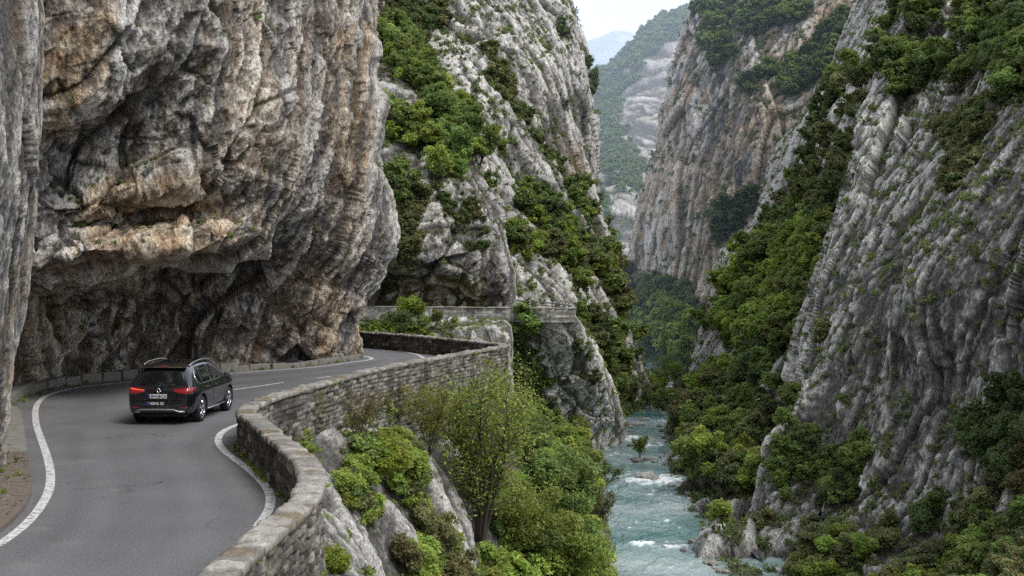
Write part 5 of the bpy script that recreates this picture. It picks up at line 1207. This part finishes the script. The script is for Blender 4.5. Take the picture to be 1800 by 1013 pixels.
for pxs, cls, vz, h_, p, size, nn in plants:
    if vz.get('stuff') or count[cls] >= 295 or pxs < 13:
        rest.setdefault(vz['zone'], []).append((pxs, cls, h_, p, size, nn)); continue
    count[cls] += 1
    lod = 0 if pxs < 42 else (1 if pxs < 95 else 2); k = int(rp_.integers(LODN[lod])); crown, tm, lb = PROTO[cls, lod, k]
    z_ang = rp_.uniform(0, 6.28); nh = np.array([nn[0], nn[1], 0]); up_ = Vector(unit(np.array([0, 0, 1.0]) + (0.35 if cls == 'tree' else 0.6) * nh))
    rot = Vector((0, 0, 1)).rotation_difference(up_).to_matrix() @ Matrix.Rotation(z_ang, 3, 'Z')
    M4 = Matrix.Translation(Vector(p - np.array([0, 0, 0.06 * size]))) @ rot.to_4x4() @ Matrix.Diagonal((size * rp_.uniform(.85, 1.25), size * rp_.uniform(.85, 1.25), size * rp_.uniform(.85, 1.1), 1))
    hc = np.array(HUE[h_]) * rp_.uniform(.66, 1.42) * np.array([rp_.uniform(.88, 1.16), 1, 1])
    sz = 'small' if size < vz['size'][0] + .25 * (vz['size'][1] - vz['size'][0]) else ('large' if size > vz['size'][0] + .6 * (vz['size'][1] - vz['size'][0]) else 'medium')
    x_, y_ = proj(p); word = 'tree' if cls == 'tree' else 'bush'
    lab = f'{sz} {HNAME[h_]} {word} {where(vz["zone"], x_, y_)}'
    grp = f'{word}s: {vz["zone"]}'.replace('bushs', 'bushes')
    root = bpy.data.objects.new(cls, None); COL.objects.link(root); root.matrix_world = M4
    tag(root, lab, 'tree' if cls == 'tree' else 'shrub', grp)
    o = bpy.data.objects.new('crown', crown); COL.objects.link(o); o.parent = root; o.color = (*hc, 1)
    o = bpy.data.objects.new('trunk', tm); COL.objects.link(o); o.parent = root
def stuff_mesh(items, r):
    V, T = [], []
    for pxs, cls, h_, p, size, nn in items:
        crown, tm, lb = PROTO[cls, 0, int(r.integers(5))]
        n = int(np.clip(pxs * pxs * 0.55, 45, 420)); lf = (0.062 if cls == 'tree' else 0.078) * math.sqrt(620 / n) * 0.95
        v, t = leaves_from_lobes(lb, n, lf, r); a = r.uniform(0, 6.28); c_, s__ = math.cos(a), math.sin(a)
        sc = size * np.array([r.uniform(.85, 1.25), r.uniform(.85, 1.25), r.uniform(.85, 1.1)])
        v = v * sc; v = np.stack([v[:, 0] * c_ - v[:, 1] * s__, v[:, 0] * s__ + v[:, 1] * c_, v[:, 2]], 1)
        v = v + v[:, 2:3] * np.array([nn[0], nn[1], 0]) * 0.35
        V.append(v + p - np.array([0, 0, .06 * size])); T.append(t * np.array(HUE[h_]) * r.uniform(.8, 1.22))
    v = np.concatenate(V); return np_mesh('foliage', v, quad_idx(len(v)), False, {'Col': np.concatenate(T)})
rr = np.random.default_rng(9)
for zone, items in rest.items():
    me = stuff_mesh(items, rr); me.materials.append(M_LEAF); o = bpy.data.objects.new('wood', me); COL.objects.link(o); o.color = (1, 1, 1, 1)
    far_z = zone == 'far valley'
    tag(o, 'hazy green woods covering the slopes of the far valley' if far_z else f'mass of small bushes filling the {zone}', 'woodland', None, 'stuff')
print('trees', count, 'rest', sum(len(v) for v in rest.values()), round(time.time() - T0, 1))

# --- undergrowth: tufts rooted in cracks and on ledges
def tufts(name, label, pts, nrm, sizes, hues, r, per=26, flat=0.6):
    V, T = [], []; k = len(pts)
    i = np.repeat(np.arange(k), per); n = len(i)
    d = unit(r.normal(size=(n, 3)) + nrm[i] * 0.8 + np.array([0, 0, 0.5]))
    p = pts[i] + d * (sizes[i] * r.random(n) ** 0.6)[:, None] * np.array([.7, .7, flat])
    v = leaf_quads(p, unit(d + r.normal(size=(n, 3)) * .6), sizes[i] * (0.12 + 0.16 * r.random(n)), 0.5, r)
    t = hues[i] * (0.6 + 0.7 * r.random(n))[:, None]
    me = np_mesh(name, v, quad_idx(len(v)), False, {'Col': np.repeat(t, 4, 0)}); me.materials.append(M_LEAF)
    o = bpy.data.objects.new(name, me); COL.objects.link(o); o.color = (1, 1, 1, 1); tag(o, label, 'plants', None, 'stuff')
UG = {'A': (500, .1, .3, 'small weeds and moss in the cracks of the near left cliff', 'OM'), 'B': (2600, .35, .9, 'grass and scrub on the cliff over the tunnel road', 'OMD'), 'D': (1700, .35, .9, 'grass and scrub on the rock face below the second road', 'OMB'),
      'G': (500, .2, .5, 'grass on the pale outcrop', 'OB'), 'E': (5200, .6, 1.7, 'dark grass tufts in the cracks of the tall grey cliff', 'ODM'), 'C': (5200, .12, .4, 'grass and weeds on the rocks below the road wall', 'OBMB'),
      'F1': (5200, .3, .9, 'grass and scrub on the near right wall', 'ODM'), 'F2': (5200, .5, 1.3, 'scrub and grass under the wood of the right slope', 'ODM'), 'F3': (3200, .9, 2.2, 'scrub on the ledges of the high right cliff', 'D')}
for key, (n, a_, b_, lab, hs) in UG.items():
    s_ = SURF[key]; r = np.random.default_rng(sum(map(ord, key)) + 3)
    ok = s_['front'].ravel() & (s_['px'].ravel() > -20) & (s_['px'].ravel() < 1820) & (s_['py'].ravel() > -20) & (s_['py'].ravel() < 1030)
    n2, cv = s_['n'].reshape(-1, 3), s_['cav'].ravel()
    wgt = s_['area'].ravel() * ok * (0.02 + 1.2 * np.clip(n2[:, 2] - .1, 0, 1) ** 1.5 + 0.25 * np.clip(-cv - .2, 0, 1) + 1.6 * s_['vegm'].ravel()) * (n2[:, 2] > -.3)
    c = r.choice(len(wgt), n, replace=False, p=wgt / wgt.sum())
    hu = np.array([HUE[hs[j]] for j in r.integers(0, len(hs), n)])
    sz = a_ + (b_ - a_) * r.random(n) ** 2
    tufts('undergrowth', lab, s_['pos'].reshape(-1, 3)[c], n2[c], sz, hu, r)
# weeds at the foot of walls and kerbs
r = np.random.default_rng(77); pts = []
for lo_, hi_, n, off in ((8, 40, 170, -.06), (24, 60, 90, -.06), (9, 60, 200, TW + .06)):
    k = r.integers(np.searchsorted(W_S, lo_ - 6), np.searchsorted(W_S, min(hi_, sB - 1)), n); t = tangents(W_IN)[k]
    z_ = np.zeros(n) if off < 0 else r.choice([-.35, -.6, .75], n, p=[.5, .4, .1])
    pts.append(np.c_[W_IN[k] + np.c_[t[:, 1], -t[:, 0]] * off, z_])
kp, _ = spline([G(*q_)[:2] for q_ in [(14,716),(51,696),(88,685),(184,670.5),(405,653.5),(506,647),(608,635),(637,627)]], .1); k = r.integers(0, len(kp), 230); pts.append(np.c_[kp[k] + r.normal(size=(230, 2)) * .12, np.full(230, 0.02)])
kp, _ = spline([G(*q_)[:2] for q_ in [(5,925),(20,850),(10,800),(8,760),(15,722)]], .1); k = r.integers(0, len(kp), 110); pts.append(np.c_[kp[k] + r.normal(size=(110, 2)) * .2 - np.array([.25, 0]), np.full(110, 0.1)])
pts = np.concatenate(pts); n = len(pts)
tufts('weeds', 'small green weeds along the foot of the walls and kerbs', pts, np.tile([0, 0, 1.0], (n, 1)), 0.06 + 0.14 * r.random(n) ** 2, np.array([HUE[h_] for h_ in r.choice(list('BMOB'), n)]), r, 30)
# litter of dry leaves and stones on the verge
r = np.random.default_rng(78); e1, _ = spline(e_w[3:9], .05); n = 420; k = r.integers(0, len(e1), n); q_ = e1[k] - np.c_[np.abs(r.normal(size=n)) * .9 + .05, np.zeros(n)]
v = leaf_quads(np.c_[q_, np.full(n, .10)], unit(np.array([0, 0, 1.0]) + r.normal(size=(n, 3)) * .25), .018 + .035 * r.random(n) ** 2, .6, r)
me = np_mesh('litter', v, quad_idx(len(v)), False, {'Col': np.repeat(np.array([.20, .14, .09]) * (0.4 + 1.2 * r.random(n))[:, None], 4, 0)}); me.materials.append(attr_mat('litter', 30, .1))
o = bpy.data.objects.new('leaf_litter', me); COL.objects.link(o); tag(o, 'dry brown leaves scattered on the dirt verge', 'leaves', None, 'stuff')

# --- single plants the eye picks out
def near_pt(keys, px, py):
    best = None
    for k in keys:
        s_ = SURF[k]; d2 = (s_['px'] - px) ** 2 + (s_['py'] - py) ** 2; d2 = np.where(s_['front'], d2, 1e9); m_ = d2 < max(36, d2.min() + 1)
        i = np.argmin(np.where(m_, s_['pos'][..., 1], 1e9)); p = s_['pos'].reshape(-1, 3)[i]
        if best is None or p[1] < best[1]: best = p
    return best
def branchy(label, base, h, spread_, stems, twigs, n_leaf, leaf, hue, seed, lean=(0, 0), name='tree', rad=0.012, sig=0.035, tw=(.12, .26), t0=0.3, group=None):
    r = np.random.default_rng(seed); root = empty(name, base); tag(root, label, name if name == 'tree' else 'shrub', group)
    mb = MB(); tips = []
    for i in range(stems):
        a = 2 * math.pi * (i + r.uniform(-.3, .3)) / stems; sp = spread_ * r.uniform(.35, 1.0); L_ = h * r.uniform(.72, 1.0)
        d = np.array([math.cos(a) * sp + lean[0], math.sin(a) * sp + lean[1], 1.0]); d /= np.linalg.norm(d); pts_ = []
        for t in np.linspace(0, 1, 8):
            q_ = d * L_ * t; q_[:2] *= (0.55 + 0.45 * t); q_ += r.normal(size=3) * h * .012 * t; pts_.append(q_)
        pts_[0] = pts_[0] - np.array([0, 0, .12 * h * .5]); R_ = rad * h * r.uniform(.8, 1.2)
        mb.tube(pts_, [R_ * (1 - .88 * t) for t in np.linspace(0, 1, 8)], 6)
        P_ = np.array(pts_)
        for j in range(twigs):
            t = t0 + (1 - t0) * r.random() ** .8; s0 = np.array([np.interp(t * 7, range(8), P_[:, k]) for k in range(3)])
            dd = unit(r.normal(size=3) * np.array([1, 1, .45]) + np.array([0, 0, .55]) + d * .3); l = h * r.uniform(*tw) * (1.15 - .5 * t); e_ = s0 + dd * l
            mid = (s0 + e_) / 2 + np.array([0, 0, l * .06]); mb.tube([s0, mid, e_], [R_ * .22, R_ * .15, R_ * .05], 4, False); tips.append((s0, e_))
    mb.build('trunk', M_BARK, root, True)
    S0, E_ = np.array([t[0] for t in tips]), np.array([t[1] for t in tips]); i = r.integers(0, len(tips), n_leaf); t = r.random(n_leaf) ** .7
    p = S0[i] + (E_[i] - S0[i]) * (t * 1.1)[:, None] + r.normal(size=(n_leaf, 3)) * sig * h * (0.4 + .6 * t)[:, None]
    v = leaf_quads(p, unit(r.normal(size=(n_leaf, 3)) * .7 + np.array([0, 0, .7])), leaf * (.6 + .8 * r.random(n_leaf)), .45, r)
    tt = ((.75 + .5 * r.random(len(tips)))[i] * (.75 + .5 * r.random(n_leaf)))[:, None] * (1 + .15 * r.normal(size=(n_leaf, 1)) * np.array([[1, .1, .3]]))
    me = np_mesh('crown', v, quad_idx(len(v)), False, {'Col': np.repeat(np.clip(tt, .2, 2), 4, 0)}); me.materials.append(M_LEAF)
    o = bpy.data.objects.new('crown', me); COL.objects.link(o); o.parent = root; o.color = (*hue, 1)
    return root
def px2m(p, n): return n * p[1] / F
B_ = near_pt(['C'], 850, 985); B_ = B_ if B_ is not None else P(850, 985, 42)
hh = px2m(B_, 345)
branchy('tall willowy light green tree with many thin dark stems in front of the road wall', B_, hh, .36, 11, 34, 13500, .062, (.27, .33, .08), 301, (.05, -.05), sig=.034)
branchy('drooping pale green tree leaning right below the willowy tree', near_pt(['C'], 905, 1010), hh * .5, .45, 8, 28, 6000, .062, (.25, .30, .07), 302, (.25, -.1))
b2 = near_pt(['C'], 632, 800); branchy('thin sparse reddish brown tree leaning against the retaining wall', b2, px2m(b2, 130), .55, 5, 26, 2300, .035, (.17, .15, .055), 303, (.25, .0), rad=.010)
b2 = near_pt(['C'], 760, 800); branchy('sparse twiggy yellow green tree growing against the far part of the retaining wall', b2, px2m(b2, 150), .6, 6, 26, 3200, .05, (.2, .21, .05), 304, (.1, 0), rad=.008)
def bush(label, p, size, hue, seed, n=3500, leaf=.03, name='shrub', wide=1.0, group=None):
    r = np.random.default_rng(seed); lb = tree_lobes(r, True); v, t = leaves_from_lobes(lb, n, leaf, r); root = empty(name, p); tag(root, label, 'shrub', group)
    me = np_mesh('crown', v * size * np.array([wide, 1, 1]), quad_idx(len(v)), False, {'Col': t}); me.materials.append(M_LEAF); o = bpy.data.objects.new('crown', me); COL.objects.link(o); o.parent = root; o.color = (*hue, 1)
    mb = trunk_mb(lb, r, True); tm = mb.mesh('trunk', True); tm.transform(Matrix.Diagonal((size, size, size, 1))); tm.materials.append(M_BARK); o = bpy.data.objects.new('trunk', tm); COL.objects.link(o); o.parent = root
for i, (px, py, w_, hname, lab, ks, wide) in enumerate([
    (588, 1002, 80, 'Y', 'bright yellow green bush beside the wall at the bottom edge of the picture', ['C'], 1.1),
    (505, 772, 55, 'Y', 'yellow green bush growing out of the outer bend of the road wall', ['C'], 1.3),
    (660, 845, 100, 'Y', 'bright leafy bush on the rocks left of the willowy tree', ['C'], 1.3),
    (715, 862, 95, 'B', 'green bush with brown stems on the rocks below the retaining wall', ['C'], 1.2),
    (615, 860, 60, 'O', 'olive bush with reddish stems on the rock by the wall', ['C'], 1.2),
    (545, 800, 45, 'B', 'small green bush hanging on the rock just outside the wall bend', ['C'], 1.2),
    (800, 760, 80, 'Y', 'yellow green bush high against the retaining wall', ['C'], 1.2),
    (1000, 985, 120, 'B', 'broad light green bush above the water at the lower left of the river', ['C'], 1.2),
    (955, 1010, 130, 'B', 'bright green bush at the bottom edge between willowy tree and river', ['C'], 1.2)]):
    p = near_pt(ks, px, py); bush(lab, p - np.array([0, 0, .1]), px2m(p, w_), HUE[hname], 400 + i, 4200, .034, wide=wide)
p = P(722, 566, 119); bush('bright green bush standing in front of the half tunnel', p, 3.2, (.19, .26, .04), 420, 3000, .035)
p = P(768, 568, 121); bush('olive green bush right of the bright one in front of the half tunnel', p, 2.2, HUE['O'], 421, 1800, .04)
p = P(700, 585, 117); bush('dark green bush below the bright one under the second road', p, 3.0, HUE['D'], 422, 2600, .035)
p = G(1125, 806, WATER + .2); branchy('little tree growing on the island rock in midstream', p, 2.6, .4, 4, 14, 1500, .11, HUE['M'], 430, sig=.06)
p = G(1048, 888, WATER + .8); branchy('slender tree with an open crown leaning out over the river', p, 4.2, .5, 4, 18, 2600, .085, (.11, .15, .05), 431, (.25, 0), t0=.55)
p = G(1045, 935, WATER + .6); branchy('pale olive tree drooping over the water on the near bank', p, 3.7, .6, 7, 22, 3600, .075, (.14, .15, .06), 432, (.2, 0))
p = G(1008, 800, WATER + .4); branchy('small dark tree at the water line below the grey rock face', p, 3.2, .5, 4, 16, 2200, .10, HUE['M'], 433, (.1, 0), t0=.45)
p = G(1192, 757, WATER + .8); branchy('feathery tree reaching left over the upstream river', p, 5.4, .6, 5, 20, 3000, .13, (.085, .12, .045), 434, (-.45, 0), t0=.5)

for i, (px, py, h_, hue_, lab) in enumerate([(1150,706,4.2,'B','light green tree at the left of the far river bend'),(1163,690,4.6,'M','rounded tree between the two far rapids'),(1142,718,3.6,'O','olive bush at the water line of the wooded rib'),
    (1172,668,5.0,'M','tree standing in front of the farthest white water'),(1188,676,4.2,'B','bright tree on the right of the farthest white water'),(1136,700,4.4,'M','tree hugging the foot of the wooded rib'),(1156,722,3.0,'B','small bright tree on the gravel of the far bend'),(1196,704,4.4,'D','dark tree at the right of the far rapids')]):
    p = G(px, py, WATER + .1); branchy(lab, p, h_, .5, 5, 16, 2600, .17, HUE[hue_], 500 + i, sig=.07, t0=.2)
r = np.random.default_rng(91); n = 900; k = r.integers(np.searchsorted(W_S, 20), np.searchsorted(W_S, 54), n); t = tangents(W_IN)[k]; nr_ = np.c_[t[:, 1], -t[:, 0]]
p_ = np.c_[W_IN[k] + nr_ * (TW - .02), -.5 - 4.5 * r.random(n) ** 1.3]; ok = fbm(p_ * .6, 3) > -.05; p_, nr_ = p_[ok], nr_[ok]; n = len(p_)
tufts('climbing_plants', 'ivy and grass hanging on the face of the retaining wall', p_, np.c_[nr_, np.full(n, -.4)], .12 + .3 * r.random(n) ** 2, np.array([HUE[h_] for h_ in r.choice(list('BMOO'), n)]), r, 30)
print('script', round(time.time() - T0, 1), 's')
